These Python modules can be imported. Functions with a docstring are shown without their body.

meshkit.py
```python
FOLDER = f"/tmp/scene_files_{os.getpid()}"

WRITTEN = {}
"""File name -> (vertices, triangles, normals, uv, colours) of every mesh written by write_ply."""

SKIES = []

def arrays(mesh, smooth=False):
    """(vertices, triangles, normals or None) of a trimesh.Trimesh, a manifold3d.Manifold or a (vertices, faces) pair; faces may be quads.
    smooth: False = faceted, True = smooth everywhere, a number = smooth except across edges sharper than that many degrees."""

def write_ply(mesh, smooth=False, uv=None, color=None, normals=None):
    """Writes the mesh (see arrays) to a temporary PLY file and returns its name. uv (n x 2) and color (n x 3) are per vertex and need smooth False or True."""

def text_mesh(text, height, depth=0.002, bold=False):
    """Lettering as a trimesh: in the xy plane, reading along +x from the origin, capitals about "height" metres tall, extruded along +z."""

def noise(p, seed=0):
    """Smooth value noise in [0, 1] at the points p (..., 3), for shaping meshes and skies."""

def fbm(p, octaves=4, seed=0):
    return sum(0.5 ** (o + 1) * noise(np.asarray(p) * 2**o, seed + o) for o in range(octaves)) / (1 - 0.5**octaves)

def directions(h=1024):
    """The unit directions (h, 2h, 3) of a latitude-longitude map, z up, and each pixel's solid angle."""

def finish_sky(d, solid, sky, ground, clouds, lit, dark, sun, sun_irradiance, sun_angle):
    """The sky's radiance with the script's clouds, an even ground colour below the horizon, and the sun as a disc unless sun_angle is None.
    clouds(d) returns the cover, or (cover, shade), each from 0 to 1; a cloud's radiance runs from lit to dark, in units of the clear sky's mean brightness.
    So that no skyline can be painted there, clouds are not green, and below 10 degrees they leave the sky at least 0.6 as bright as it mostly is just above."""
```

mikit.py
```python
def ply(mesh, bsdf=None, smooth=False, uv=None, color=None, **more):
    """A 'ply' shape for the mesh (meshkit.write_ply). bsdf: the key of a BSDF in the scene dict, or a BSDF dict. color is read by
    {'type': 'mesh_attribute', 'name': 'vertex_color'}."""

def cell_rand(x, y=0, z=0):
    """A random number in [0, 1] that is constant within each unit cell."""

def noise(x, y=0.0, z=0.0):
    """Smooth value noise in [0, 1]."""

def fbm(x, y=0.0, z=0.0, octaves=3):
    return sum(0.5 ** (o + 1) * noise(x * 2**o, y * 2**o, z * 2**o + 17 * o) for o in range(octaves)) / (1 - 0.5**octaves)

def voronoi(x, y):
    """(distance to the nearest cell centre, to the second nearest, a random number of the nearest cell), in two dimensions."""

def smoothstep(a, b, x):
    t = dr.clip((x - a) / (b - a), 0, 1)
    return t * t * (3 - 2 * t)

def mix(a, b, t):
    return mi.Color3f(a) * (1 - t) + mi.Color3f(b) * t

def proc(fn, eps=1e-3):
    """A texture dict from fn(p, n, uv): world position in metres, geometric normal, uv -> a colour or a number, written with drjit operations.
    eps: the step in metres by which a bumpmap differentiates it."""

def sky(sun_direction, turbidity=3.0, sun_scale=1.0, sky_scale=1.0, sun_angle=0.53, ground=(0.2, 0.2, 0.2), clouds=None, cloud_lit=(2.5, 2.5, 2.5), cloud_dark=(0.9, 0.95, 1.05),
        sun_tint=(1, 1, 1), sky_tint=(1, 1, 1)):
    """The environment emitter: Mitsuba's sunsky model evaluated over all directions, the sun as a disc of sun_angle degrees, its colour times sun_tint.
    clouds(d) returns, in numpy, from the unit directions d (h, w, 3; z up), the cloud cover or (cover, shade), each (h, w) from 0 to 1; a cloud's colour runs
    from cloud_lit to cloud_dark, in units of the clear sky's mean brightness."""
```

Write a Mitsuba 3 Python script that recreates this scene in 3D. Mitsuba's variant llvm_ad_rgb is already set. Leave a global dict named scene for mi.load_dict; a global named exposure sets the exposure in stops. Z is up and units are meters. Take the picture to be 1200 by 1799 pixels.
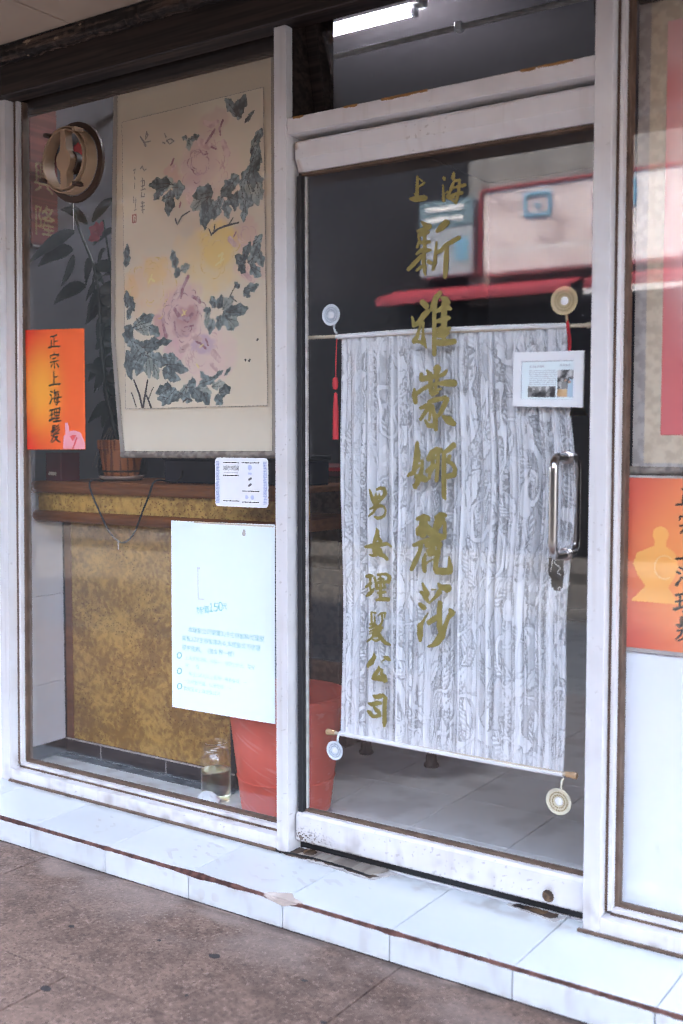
import math, random
import numpy as np, trimesh, manifold3d as m3
import drjit as dr
import mitsuba as mi
import mikit, meshkit
from mikit import noise, fbm, voronoi, cell_rand, smoothstep, mix
from shapely import Polygon, Point, MultiPoint, affinity, union_all, box as sbox

rng = np.random.default_rng(7)
random.seed(7)
T = mi.ScalarTransform4f
scene, labels = {"type": "scene"}, {}

# ------------------------------------------------------------------ camera, daylight, exposure
scene["camera"] = {
    "type": "thinlens", "fov": 34.497, "fov_axis": "x", "near_clip": 0.05, "far_clip": 400.0,
    "aperture_radius": 0.009, "focus_distance": 3.35,
    "to_world": T().look_at(origin=[2.7027, -2.5336, 1.1987], target=[2.1406, -1.7090, 1.1348], up=[0, 0, 1]),
}
scene["sky"] = mikit.sky((-0.25, 0.50, 0.83), turbidity=3, sun_scale=0.3, sun_angle=5.0, ground=(0.2, 0.19, 0.18), sky_tint=(1.09, 1.0, 0.91),
                         clouds=lambda d: 0.6 * meshkit.fbm(d * 3.0, 4, seed=3), cloud_lit=(2.3, 2.3, 2.4), cloud_dark=(1.2, 1.2, 1.28))
exposure = 5.85

# ------------------------------------------------------------------ helpers
def uniq(key):
    if key not in scene and key not in labels:
        return key
    k = 1
    while f"{key}_{k:03d}" in scene or f"{key}_{k:03d}" in labels:
        k += 1
    return f"{key}_{k:03d}"

def thing(name, label, cat, group=None):
    key = uniq(name)
    labels[key] = {"label": label, "category": cat}
    if group:
        labels[key]["group"] = group
    return key

def setting(name, mesh, bsdf, smooth=False, **kw):
    scene[name] = mikit.ply(mesh, bsdf, smooth, **kw)
    labels[name] = {"kind": "structure"}
    return name

def part(parent, name, mesh, bsdf, smooth=False, label=None, kind=None, **kw):
    base = f"{parent}__{name}" if parent else name
    key = base
    k = 0
    while key in scene:
        k += 1
        key = f"{base}_{k:03d}"
    scene[key] = mikit.ply(mesh, bsdf, smooth, **kw)
    e = {}
    if label: e["label"] = label
    if kind: e["kind"] = kind
    if e: labels[key] = e
    return key

def box(x0, x1, y0, y1, z0, z1, c=0.0):
    if c <= 0:
        return trimesh.creation.box(bounds=[[x0, y0, z0], [x1, y1, z1]])
    p = []
    for x, sx in ((x0, 1), (x1, -1)):
        for y, sy in ((y0, 1), (y1, -1)):
            for z, sz in ((z0, 1), (z1, -1)):
                p += [(x + sx * c, y + sy * c, z), (x + sx * c, y, z + sz * c), (x, y + sy * c, z + sz * c)]
    return trimesh.convex.convex_hull(np.array(p))

def cat(*m):
    return trimesh.util.concatenate([x for x in m if x is not None])

def tube(points, r, sides=10, closed=False):
    p = np.asarray(points, float)
    r = np.broadcast_to(r, (len(p),))
    t = np.gradient(p, axis=0) if not closed else np.roll(p, -1, 0) - np.roll(p, 1, 0)
    t /= np.linalg.norm(t, axis=1, keepdims=True) + 1e-12
    a = np.cross(t[0], [0, 0, 1.0] if abs(t[0][2]) < 0.9 else [1.0, 0, 0])
    a /= np.linalg.norm(a)
    ang = np.arange(sides) * 2 * np.pi / sides
    V = []
    for i in range(len(p)):
        a = a - t[i] * (a @ t[i]); a /= np.linalg.norm(a) + 1e-12
        b = np.cross(t[i], a)
        V.append(p[i] + r[i] * (np.cos(ang)[:, None] * a + np.sin(ang)[:, None] * b))
    V = np.concatenate(V)
    F = []
    n = len(p)
    for i in range(n if closed else n - 1):
        j2 = (i + 1) % n
        for j in range(sides):
            k = (j + 1) % sides
            F += [[i * sides + j, i * sides + k, j2 * sides + k], [i * sides + j, j2 * sides + k, j2 * sides + j]]
    if not closed:
        V = np.vstack([V, p[0], p[-1]])
        c0, c1 = len(V) - 2, len(V) - 1
        for j in range(sides):
            k = (j + 1) % sides
            F += [[c0, k, j], [c1, (n - 1) * sides + j, (n - 1) * sides + k]]
    return trimesh.Trimesh(V, np.array(F), process=False)

def spline(pts, n=24):
    from scipy.interpolate import CubicSpline
    p = np.asarray(pts, float)
    s = np.r_[0, np.cumsum(np.linalg.norm(np.diff(p, axis=0), axis=1))]
    return CubicSpline(s, p)(np.linspace(0, s[-1], n))

def lathe(profile, sections=40):
    """(radius, height) pairs -> solid of revolution about z"""
    return trimesh.creation.revolve(np.array(profile, float), sections=sections)

def place(mesh, loc, axis="z"):
    m = mesh.copy()
    if axis == "-y":      # the lathe's z axis points towards the street
        m.apply_transform(np.array([[1, 0, 0, 0], [0, 0, -1, 0], [0, 1, 0, 0], [0, 0, 0, 1.0]]))
    m.apply_translation(loc)
    return m

def upright(shape, y, depth):
    """A shapely shape drawn in (x, z), standing in the plane y, its front `depth` nearer the street."""
    out = []
    for g in getattr(shape, "geoms", [shape]):
        if g.is_empty or g.area < 1e-8 or g.geom_type != "Polygon":
            continue
        m = trimesh.creation.extrude_polygon(g, depth, engine="earcut")
        m.apply_transform(np.array([[1, 0, 0, 0], [0, 0, -1, y], [0, 1, 0, 0], [0, 0, 0, 1.0]]))
        out.append(m)
    return cat(*out)

def flat(shape, z, depth):
    out = []
    for g in getattr(shape, "geoms", [shape]):
        if g.is_empty or g.geom_type != "Polygon":
            continue
        m = trimesh.creation.extrude_polygon(g, depth, engine="earcut")
        m.apply_translation([0, 0, z])
        out.append(m)
    return cat(*out)

def brush(text, unit=1e-4, fat=1.0):
    """Brush strokes 'x,z,r x,z,r; ...' joined into one outline."""
    hulls = []
    for st in text.split(";"):
        p = [[float(a) * unit for a in q.split(",")] for q in st.split()]
        d = [Point(x, z).buffer(max(r * fat, 2e-4), quad_segs=5) for x, z, r in p]
        if len(d) == 1:
            hulls.append(d[0])
        for a, b in zip(d, d[1:]):
            hulls.append(union_all([a, b]).convex_hull)
    return union_all(hulls).simplify(2e-4)

def rounded(x0, x1, z0, z1, r):
    return sbox(x0 + r, z0 + r, x1 - r, z1 - r).buffer(r, quad_segs=6)

def extrude_x(profile, x0, x1):
    """A profile in (y, z) drawn along x."""
    m = trimesh.creation.extrude_polygon(Polygon(profile), x1 - x0, engine="earcut")
    m.apply_transform(np.array([[0, 0, 1, x0], [1, 0, 0, 0], [0, 1, 0, 0], [0, 0, 0, 1.0]]))
    return m

def jag(x0, x1, base, amp, step, seed):
    xs = np.arange(x0, x1 + step / 2, step)
    return xs, base + amp * (meshkit.fbm(np.c_[xs * 60, xs * 0, xs * 0], 3, seed) - 0.5) * 2

# ------------------------------------------------------------------ traced outlines (metres x 1e-4, in the facade plane)
GOLD = (
    "11996,18979,29 11989,18773,40 11990,18490,42;12059,18734,24 12145,18767,29 12214,18803,24;12040,18929,19 12145,18856,19;11780,18442,32 11938,18415,65 12199,18405,64 12251,18399,48;11902,18561,16 11955,18510,24",
    "12771,18657,19 12781,18451,31 12790,18275,41;12795,18844,41 12812,18827,38;12832,18445,16 12899,18495,16;13080,18937,31 13064,18823,47;13098,18731,31 13032,18594,39 12966,18457,39 12900,18349,39;13131,18741,31 13248,18726,34 13249,18610,36 13233,18467,34 13201,18326,36 13152,18173,31;13152,18173,31 13018,18262,16;12900,18334,31 13034,18376,31 13217,18397,44 13334,18397,36;13083,18559,25 13249,18581,31 13349,18583,39 13415,18589,34;12916,18464,19 12999,18497,22;12951,18299,28 13101,18310,25",
    "12133,17790,24 12238,17705,56;12013,17566,32 12204,17575,64 12359,17647,64;12048,17457,40 12256,17480,48 12343,17501,32;11997,17149,32 12049,17264,36 12188,17250,35 12361,17247,38;12031,17415,26 12066,17307,29;12222,17454,39 12224,17097,45;11981,16972,32 12120,17048,48 12294,17031,48 12397,17036,32;12121,16899,48 11912,16724,57 11736,16589,46;12207,16950,48 12191,16743,48 12245,16396,24;11983,16537,29 12122,16615,42 12209,16622,39;12227,16621,48 12228,16472,40;12347,16729,48 12417,16693,40;12600,17503,40 12736,17592,79 12854,17682,79 12921,17689,47;12585,17210,24 12553,16932,40 12537,16682,48 12486,16524,37;12587,16944,40 12723,16990,48 12875,17122,47 13059,17192,55 13243,17260,47;12892,17047,47 12877,16755,63 12862,16462,63 12847,16301,47",
    "12162,15685,65 12285,15571,73;11848,15314,25 11884,15191,41 11902,15085,49;11902,15085,49 12060,15151,65 12199,15322,73 12320,15419,64;12148,15145,32 12061,14955,33 12010,14792,49 11922,14676,65;12200,15142,32 12184,14873,29 12203,14661,65 12291,14477,19;11957,14674,49 12098,14637,33 12203,14616,65;12696,15884,56 12577,15774,72 12475,15603,48 12424,15457,35;12560,15686,58 12528,15376,53 12531,14854,56 12535,14301,56;12748,15762,32 12868,15694,79 12953,15614,47;12579,15402,32 12750,15480,64 12937,15497,63 13022,15447,32;12818,15579,71 12821,15135,79 12824,14689,48;12564,15150,32 12735,15170,64 12922,15217,63 12990,15213,32;12566,14897,32 12754,14960,72 12924,14921,63 12992,14947,40;12583,14791,48 12823,14793,80 12959,14830,32;12567,14598,64 12825,14585,80 13129,14599,63",
    "12312,13874,24 12400,13766,65;12915,13853,32 12830,13766,48 12694,13711,40;12624,13908,96 12607,13789,64;12138,13775,49 12156,13653,65 12348,13677,65 12659,13727,48;11929,13387,33 11929,13235,66 11966,13052,57;12000,13264,49 12175,13380,49 12367,13466,49 12661,13517,40 12917,13525,80 13138,13518,79;12418,13615,48 12436,13434,65 12455,13283,57;12625,13653,48 12592,13504,40 12576,13340,40;12489,13312,40 12747,13380,26;12490,13222,40 12662,13278,26;12387,13043,49 12577,13099,64 12749,13111,48 12869,13153,48;12404,12982,49 12248,12925,49 12125,12881,41;12457,12936,49 12284,12788,49 12127,12578,41;12920,13092,64 12836,12929,64 12734,12751,56 12666,12677,48;12492,12920,48 12527,12769,48 12580,12603,65 12582,12377,57 12599,12316,48;12564,12407,65 12373,12408,49 12268,12546,33;12457,12921,32 12423,12756,36 12390,12560,32;12804,12660,32 12975,12553,96 13129,12462,64",
    "12025,11938,49 12008,11694,66 11974,11388,66 11922,11157,58 11780,11093,41;11744,11062,33 11887,11156,50 12081,11343,33;12186,11466,41 12170,11237,49 12118,11038,66 12013,10852,66 11942,10758,41;12012,11036,66 12188,11008,82 12294,10965,65;11906,10819,25 11978,10759,50;12096,11740,25 12098,11465,26;12378,11529,65 12499,11682,81 12620,11773,65 12758,11743,56;12673,11668,48 12657,11395,48 12642,11138,49 12625,10956,49;12396,11514,49 12570,11561,39;12328,11194,49 12502,11318,65 12640,11350,49;12500,11530,52 12502,11287,49 12416,11104,41 12399,11012,41;12845,11654,56 12848,11172,61 12853,10537,61 12887,10478,32;12827,11684,40 12981,11774,64 13133,11895,64;13016,11595,48 12949,11474,48 13120,11386,48 13189,11252,48 13156,11116,64 12952,11068,64",
    "12035,9899,41 12230,9968,66 12370,9943,57 12406,9883,33;12230,9876,105 12231,9631,122 12214,9507,99;12055,9499,50 12037,9622,41 12160,9720,49;12372,9698,66 12425,9563,92 12478,9489,49;12597,9967,33 12753,10019,81 12890,10039,48;12719,9881,120 12616,9679,81 12548,9523,82;12892,9842,32 12876,9690,48 12894,9479,40;12652,9497,65 12860,9462,49;12720,9805,49 12857,9917,40;11932,9184,42 12127,9256,58 12374,9361,49 12688,9408,65 12895,9433,32;12163,9197,50 12093,8977,50 11988,8754,66 11864,8529,50;12340,9206,66 12549,9263,56 12723,9257,73 12707,9149,49;12376,9054,49 12550,9156,49;12429,8981,66 12620,9038,65;12254,8832,58 12255,8632,66 12273,8509,49;12272,8633,26 12360,8746,23 12517,8833,21;12288,8942,41 12271,8802,41;12690,9042,65 12622,8808,65 12606,8578,65 12659,8535,82 12867,8534,81 13038,8560,81 13055,8683,64 13018,8939,19",
    "12204,8165,25 12276,8031,50 12347,7898,74 12295,7816,66 12366,7698,41;12170,7915,41 12277,7877,66;12696,8185,33 12783,8100,65 13007,8102,81 12956,8037,65;12732,7974,65 12628,7843,41 12419,7641,20;12627,8027,16 12487,8016,16;12136,7586,50 12243,7518,66 12297,7507,33;12140,6996,75 12141,6762,75 12142,6607,42;12175,7030,50 12298,7244,25 12386,7375,16;12751,7669,65 12735,7437,65 12738,7053,74 12791,6873,65;12405,7114,58 12562,7221,66 12701,7326,49;13063,7512,49 13115,7440,73 12996,7292,49 12945,7149,49 12877,6989,65 12809,6814,98 12671,6615,82 12532,6507,49 12391,6462,20;13183,7461,32 13081,7391,39",
    "10503,10653,20 10547,10544,40 10602,10361,40 10635,10288,30;10743,10668,30 10862,10708,40 10991,10693,40 11013,10584,59;11013,10556,50 10928,10444,40 10863,10369,30;10711,10548,20 10722,10411,50 10733,10227,70;10657,10436,40 10852,10460,40;10819,10551,20 10841,10387,20;10690,10272,50 10820,10349,40;10515,10118,20 10603,10149,30 10712,10190,60 10853,10222,40 10971,10198,30 11036,10100,25 10994,9961,30 10886,9893,40 10767,9870,40 10669,9912,20;10712,10162,40 10636,10040,30 10472,9914,20",
    "10735,9587,20 10768,9505,50 10757,9385,70 10692,9271,50 10660,9159,50 10649,8992,50 10671,8882,40;10801,9323,40 10866,9234,50;10363,9059,30 10517,9077,50 10714,9134,70 10931,9155,50 11072,9180,40 11190,9132,30 11222,9097,15;10693,8994,50 10824,8964,90 10867,8875,60 10976,8844,50 11084,8759,40;10507,8845,20 10606,8822,30 10715,8857,50 10802,8954,70",
    "10398,8227,30 10497,8253,51 10607,8261,30;10530,8181,40 10542,8023,30;10387,7937,30 10509,8012,40 10586,8055,20;10410,7687,30 10498,7741,51 10608,7833,40 10652,7911,20;10509,7974,30 10564,7839,30;10673,8219,30 10717,8083,40 10750,7918,40;10782,8300,30 10912,8328,30 11074,8330,40 11171,8254,50 11129,8131,50;10804,8182,30 10967,8193,30;10869,8260,30 10871,7631,50;10782,8087,30 11043,8125,40;10978,8056,30 11022,7966,30;10761,7919,30 10957,7952,30;10783,7791,30 10914,7820,40 11033,7838,30;10740,7592,30 10914,7634,50 11131,7643,50 11163,7627,20",
    "10565,7233,25 10577,7094,30 10577,6935,30;10587,7235,20 10708,7227,25;10676,7131,15 10676,6963,30;10533,6894,30 10665,6915,30;10500,6778,20 10643,6848,40;10785,7159,15 10894,7243,20 11024,7255,30 11003,7133,20;10916,7190,30 10938,7034,30 10873,6907,30;10938,6848,20 10829,6884,20;10500,6685,15 10655,6756,30 10808,6808,40 10938,6839,30;10501,6619,15 10655,6681,20;10699,6685,61 10611,6536,30 10435,6397,20;10786,6731,71 10721,6613,61;10786,6657,61 10896,6537,50 11026,6421,50 11178,6390,30;10611,6471,20 10721,6445,30 10830,6493,30;10698,6872,51 10830,6773,71",
    "10656,6083,20 10678,5991,51 10569,5829,71 10458,5722,41 10458,5666,20;10984,6035,15 11093,6000,60 11179,5964,30;10898,5866,10 11006,5953,20;10811,5744,15 10833,5672,40 10756,5569,51 10658,5464,41 10636,5386,51 10812,5408,71 11008,5413,70 11051,5372,50 11008,5338,40;10920,5645,40 10899,5540,40 11029,5490,40",
    "10648,4885,31 10725,4858,51 10857,4903,61 10966,4946,40 11053,4864,50;11021,4822,55 11011,4540,56 11012,4212,61 11001,4089,40;10483,4646,31 10593,4633,51 10748,4691,61 10879,4709,40;10461,4416,31 10539,4380,61 10616,4296,41;10660,4567,31 10759,4486,61 10836,4459,41 10847,4367,51 10727,4312,41 10638,4299,41",
)
KAI = (
    "-2478,15548,23 -2326,15553,23 -2173,15596,28;-2307,15552,25 -2315,15206,25;-2443,15418,23 -2448,15212,31;-2273,15383,23 -2140,15389,23;-2602,15181,28 -2315,15219,23 -2031,15205,28",
    "-2320,15014,23 -2302,14962,23;-2515,14842,24 -2513,14906,24 -2303,14936,23 -2094,14927,31 -2133,14877,23;-2382,14798,23 -2230,14817,23;-2500,14687,24 -2308,14705,23 -2099,14722,23;-2309,14692,23 -2304,14473,19;-2406,14619,25 -2485,14519,19;-2196,14623,19 -2104,14530,31",
    "-2336,14359,25 -2346,13934,28;-2302,14178,23 -2169,14186,25;-2577,13902,31 -2327,13934,25 -2042,13938,31",
    "-2505,13703,26 -2434,13669,29;-2555,13591,26 -2484,13557,29;-2563,13284,39 -2464,13427,20;-2313,13746,25 -2339,13618,24;-2339,13650,24 -2124,13677,25;-2292,13617,23 -2346,13360,25;-2268,13600,20 -2126,13613,23 -2181,13292,25 -2230,13229,25 -2277,13262,20;-2463,13460,26 -2224,13470,23 -1987,13497,27;-2323,13327,24 -2061,13338,25;-2246,13551,20 -2223,13519,20;-2249,13423,20 -2226,13390,20",
    "-2569,13041,30 -2376,13086,26;-2473,13055,28 -2480,12748,26;-2573,12879,26 -2404,12925,24;-2602,12700,40 -2336,12795,24;-2352,13086,26 -2334,12859,24;-2352,13086,24 -2066,13129,29 -2120,12873,25;-2331,12972,22 -2117,12985,21;-2334,12859,22 -2119,12889,21;-2221,13100,23 -2231,12680,25;-2336,12762,24 -2098,12792,23;-2387,12666,31 -2029,12694,29",
    "-2438,12520,26 -2443,12326,26;-2414,12520,20 -2318,12536,24;-2416,12455,20 -2320,12471,20;-2417,12407,20 -2321,12422,20;-2539,12326,28 -2274,12390,24;-2395,12326,24 -2492,12277,24;-2323,12341,20 -2277,12276,24;-2151,12550,23 -2272,12487,24;-2129,12470,23 -2274,12390,24;-2107,12389,23 -2276,12293,24;-2518,12196,24 -2134,12276,25;-2372,12261,28 -2448,12099,26 -2547,11985,20;-2375,12147,22 -2208,12163,22 -2306,12066,24 -2500,11952,20;-2351,12147,24 -2211,12017,35 -2070,11969,20",
)
LEAVES = "554,2167,592,2227,31,0;561,2169,510,2229,24,1;576,2160,532,2195,20,0;587,2143,624,2175,11,0;608,2051,645,2108,20,1;612,2022,642,2079,26,0;618,1995,646,2048,29,0;585,1967,603,2018,20,1;607,2001,572,1946,40,0;618,1995,646,1926,35,0;596,1972,639,1894,33,1;564,1993,517,1961,31,0;541,1976,492,1937,33,0;574,1959,587,1868,24,1;559,1949,545,1888,20,1;463,1956,377,1956,40,0;451,1945,367,1923,35,0;462,1935,409,1863,40,0;440,1947,427,1845,31,1;485,1933,462,1872,29,0;501,1939,469,1907,20,1;287,2006,192,2013,31,1;299,1999,249,2025,26,1;294,1991,349,1984,31,0;287,1987,276,1904,33,1;316,1988,318,1950,20,0;278,2000,219,1983,24,1;372,2128,409,2134,15,0;367,2135,365,2093,18,1;360,2133,335,2140,11,0;89,1763,96,1840,22,1;92,1808,100,1769,18,0;308,1740,290,1802,22,1;320,1742,303,1710,20,0;327,1731,365,1747,20,1;606,1722,641,1799,29,1;588,1732,546,1758,26,0;595,1732,640,1756,26,1;606,1721,647,1687,26,1;575,1740,608,1794,22,0;579,1723,553,1741,15,0;579,1650,640,1664,20,0;563,1660,544,1680,13,1;579,1649,605,1630,15,0;468,1607,450,1646,20,0;482,1603,494,1647,20,0;496,1600,541,1638,26,1;509,1592,547,1593,20,0;518,1590,598,1598,31,0;507,1582,540,1534,31,0;489,1585,479,1537,26,0;450,1601,418,1604,15,1;439,1602,429,1547,18,1;500,1595,527,1560,26,0;95,1632,88,1691,22,0;94,1594,108,1644,18,0;117,1567,213,1603,33,0;107,1578,82,1519,35,1;132,1559,223,1564,22,1;96,1542,136,1482,31,1;156,1501,247,1516,33,0;169,1477,263,1442,35,0;156,1484,89,1430,35,0;146,1499,102,1457,26,0;181,1487,185,1399,31,0;169,1487,127,1410,31,0;219,1514,288,1516,18,2;243,1466,314,1458,26,0;255,1444,357,1421,31,1;285,1429,277,1386,22,0;133,1595,187,1537,26,1;85,1497,117,1431,22,1;284,1375,212,1353,26,0;303,1367,239,1313,31,1;340,1370,392,1352,26,0;375,1363,410,1322,31,1;387,1363,452,1347,31,1;399,1377,471,1394,22,1;480,1348,528,1364,26,1;468,1343,493,1310,26,0;503,1400,528,1426,9,2;457,1393,499,1417,11,2;352,1376,322,1333,24,0;427,1388,404,1417,15,2;327,1352,278,1325,20,0;434,1349,426,1311,22,0;625,2081,655,2118,22,1;603,2002,633,2022,26,1;633,1964,652,1909,22,0;574,1930,618,1897,31,1;519,1937,563,1903,26,0;508,1927,523,1869,24,1;589,1917,580,1851,20,1;474,1914,441,1890,22,1;410,1938,377,1908,20,1;287,1966,248,1958,20,1;243,1987,214,1962,20,1;638,1761,653,1713,22,0;617,1783,654,1810,20,1;562,1730,588,1702,20,1;520,1571,560,1548,26,1;459,1575,442,1527,20,1;103,1670,123,1618,20,1;188,1565,237,1535,26,1;121,1523,171,1480,31,0;84,1469,109,1398,24,0;206,1446,225,1395,26,0;243,1426,323,1391,29,1;148,1594,188,1599,20,1;322,1352,370,1323,24,1;269,1336,219,1337,20,1;417,1350,440,1311,22,1;450,1367,505,1379,20,1;387,1386,352,1376,22,1"
S_ink = "1534,13105,35 1438,13475,39 1190,13978,30;1585,13104,43 1694,13560,43 1801,13959,30;1939,13098,39 1743,13468,34;3146,18747,20 3340,18988,24 3672,19106,20;3076,18930,31 3122,18802,25;4546,18303,30 4821,18445,29 5182,18508,31 5627,18544,25;4686,18579,24 4638,18327,24;5226,18503,19 5406,18703,19;4546,18268,20 4456,18484,20;3317,13235,25 3510,13338,25 3700,13262,21;5502,16713,16 5276,16390,16 5520,16202,16;1279,13110,17 1081,13575,22;2049,13733,17 1842,13374,17"
S_plum = "3578,17111,61 3361,16794,61 3261,16502,51;3760,16484,51 4017,16343,61 4063,16270,40;2992,16150,62 3182,15907,82 3539,15779,82 3730,15942,61;2476,15880,46 2522,15608,52 2616,15334,73;2987,15741,41 3032,15454,41 3126,15271,29;3886,15091,30 4096,15010,40 4281,14861,40;4284,15140,40 4375,14962,40;4712,21415,39 4529,21240,49 4344,21063,30;5029,21634,39 4893,21420,39 4936,21211,23;4066,20934,24 4249,20736,28 4433,20744,24;4571,20928,35 4752,20833,27;2906,20615,33 3028,20790,37;5424,18143,29 5514,18269,29;3417,15557,27 3774,15589,31;3248,19295,41 3297,19412,31"
S_rose = "4305,21699,79 4578,21571,98 4805,21636,78;4115,21132,119 4435,20982,138;5024,20996,97 5200,20633,116;3264,16749,123 3022,16555,103;3898,16141,101 4154,16037,80;2616,15334,105 2418,15237,63;3770,15273,102 4050,15118,81;3529,14932,123 3241,14857,103;4580,14708,120 4807,14490,99;4508,14363,80 4690,14182,60;5836,17024,77 6053,16837,77;5268,18092,97 5445,17905,77;2927,20437,61 3025,20563,61"
S_gold2 = "4836,17623,39 4995,17693,39 4902,17411,31;5038,17519,27 4720,17359,28;2000,17170,42 2148,17086,34;2051,17291,30 1898,17052,25;3352,16090,23 3446,15943,23;3302,15917,21 3495,16063,20;4048,14907,20 4189,14988,20;3902,14387,24 3995,14278,24"
S_call = "1579,20692,21 1655,20753,21 1728,20600,21 1828,20640,17;1572,20299,19 1748,20294,19 1745,20134,19 1595,20135,19;1649,20379,19 1669,20072,19;1593,20010,19 1769,20024,19;1617,19936,19 1589,19796,19 1740,19795,19 1741,19884,17;1586,19599,17 1737,19599,17;1637,19647,19 1657,19286,19;1585,19492,17 1735,19492,17;1583,19384,17 1734,19385,17;1275,20679,17 1352,20705,17 1299,20568,15;1297,20461,17 1321,20386,17;1294,20264,17 1291,20102,17;1262,19854,15 1258,19656,15;1362,19806,15 1332,19468,15;1280,19401,15 1356,19429,15"
S_seal = "1201,19266,26 1354,19267,26 1350,19033,26 1197,19032,26 1201,19266,26;1276,19185,21 1274,19077,21"
S_bfly = "1594,21688,27 1741,21488,34 1814,21370,42;1819,21653,21 1871,21805,19 1919,21674,19 1818,21583,21;1791,21480,21 2015,21482,17;2629,21617,21 2700,21501,21;2723,21393,29 2842,21270,20 3035,21329,20 2892,21420,20 2747,21407,21;2553,21366,21 2649,21317,21"
S_spot = "6303,15019,31 6325,15035,31;5840,14447,31 5861,14413,27;5993,14407,35 6016,14440,31"
PLANT = [(-0.485, 1.985, -0.711, 1.882), (-0.505, 1.923, -0.688, 1.874), (-0.449, 1.781, -0.64, 1.727), (-0.374, 1.713, -0.483, 1.65), (-0.502, 1.902, -0.527, 1.781), (-0.435, 2.011, -0.555, 2.073), (-0.386, 2.01, -0.296, 2.088), (-0.394, 1.927, -0.315, 1.985), (-0.381, 1.843, -0.288, 1.896), (-0.373, 1.779, -0.429, 1.721), (-0.363, 1.695, -0.291, 1.732), (-0.355, 1.653, -0.432, 1.573), (-0.347, 1.569, -0.293, 1.628), (-0.343, 1.485, -0.39, 1.381), (-0.336, 1.526, -0.282, 1.565), (-0.368, 1.737, -0.424, 1.674), (-0.338, 1.443, -0.434, 1.467), (-0.333, 1.4, -0.284, 1.462), (-0.395, 1.875, -0.458, 1.786), (-0.352, 1.621, -0.399, 1.687)]
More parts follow.
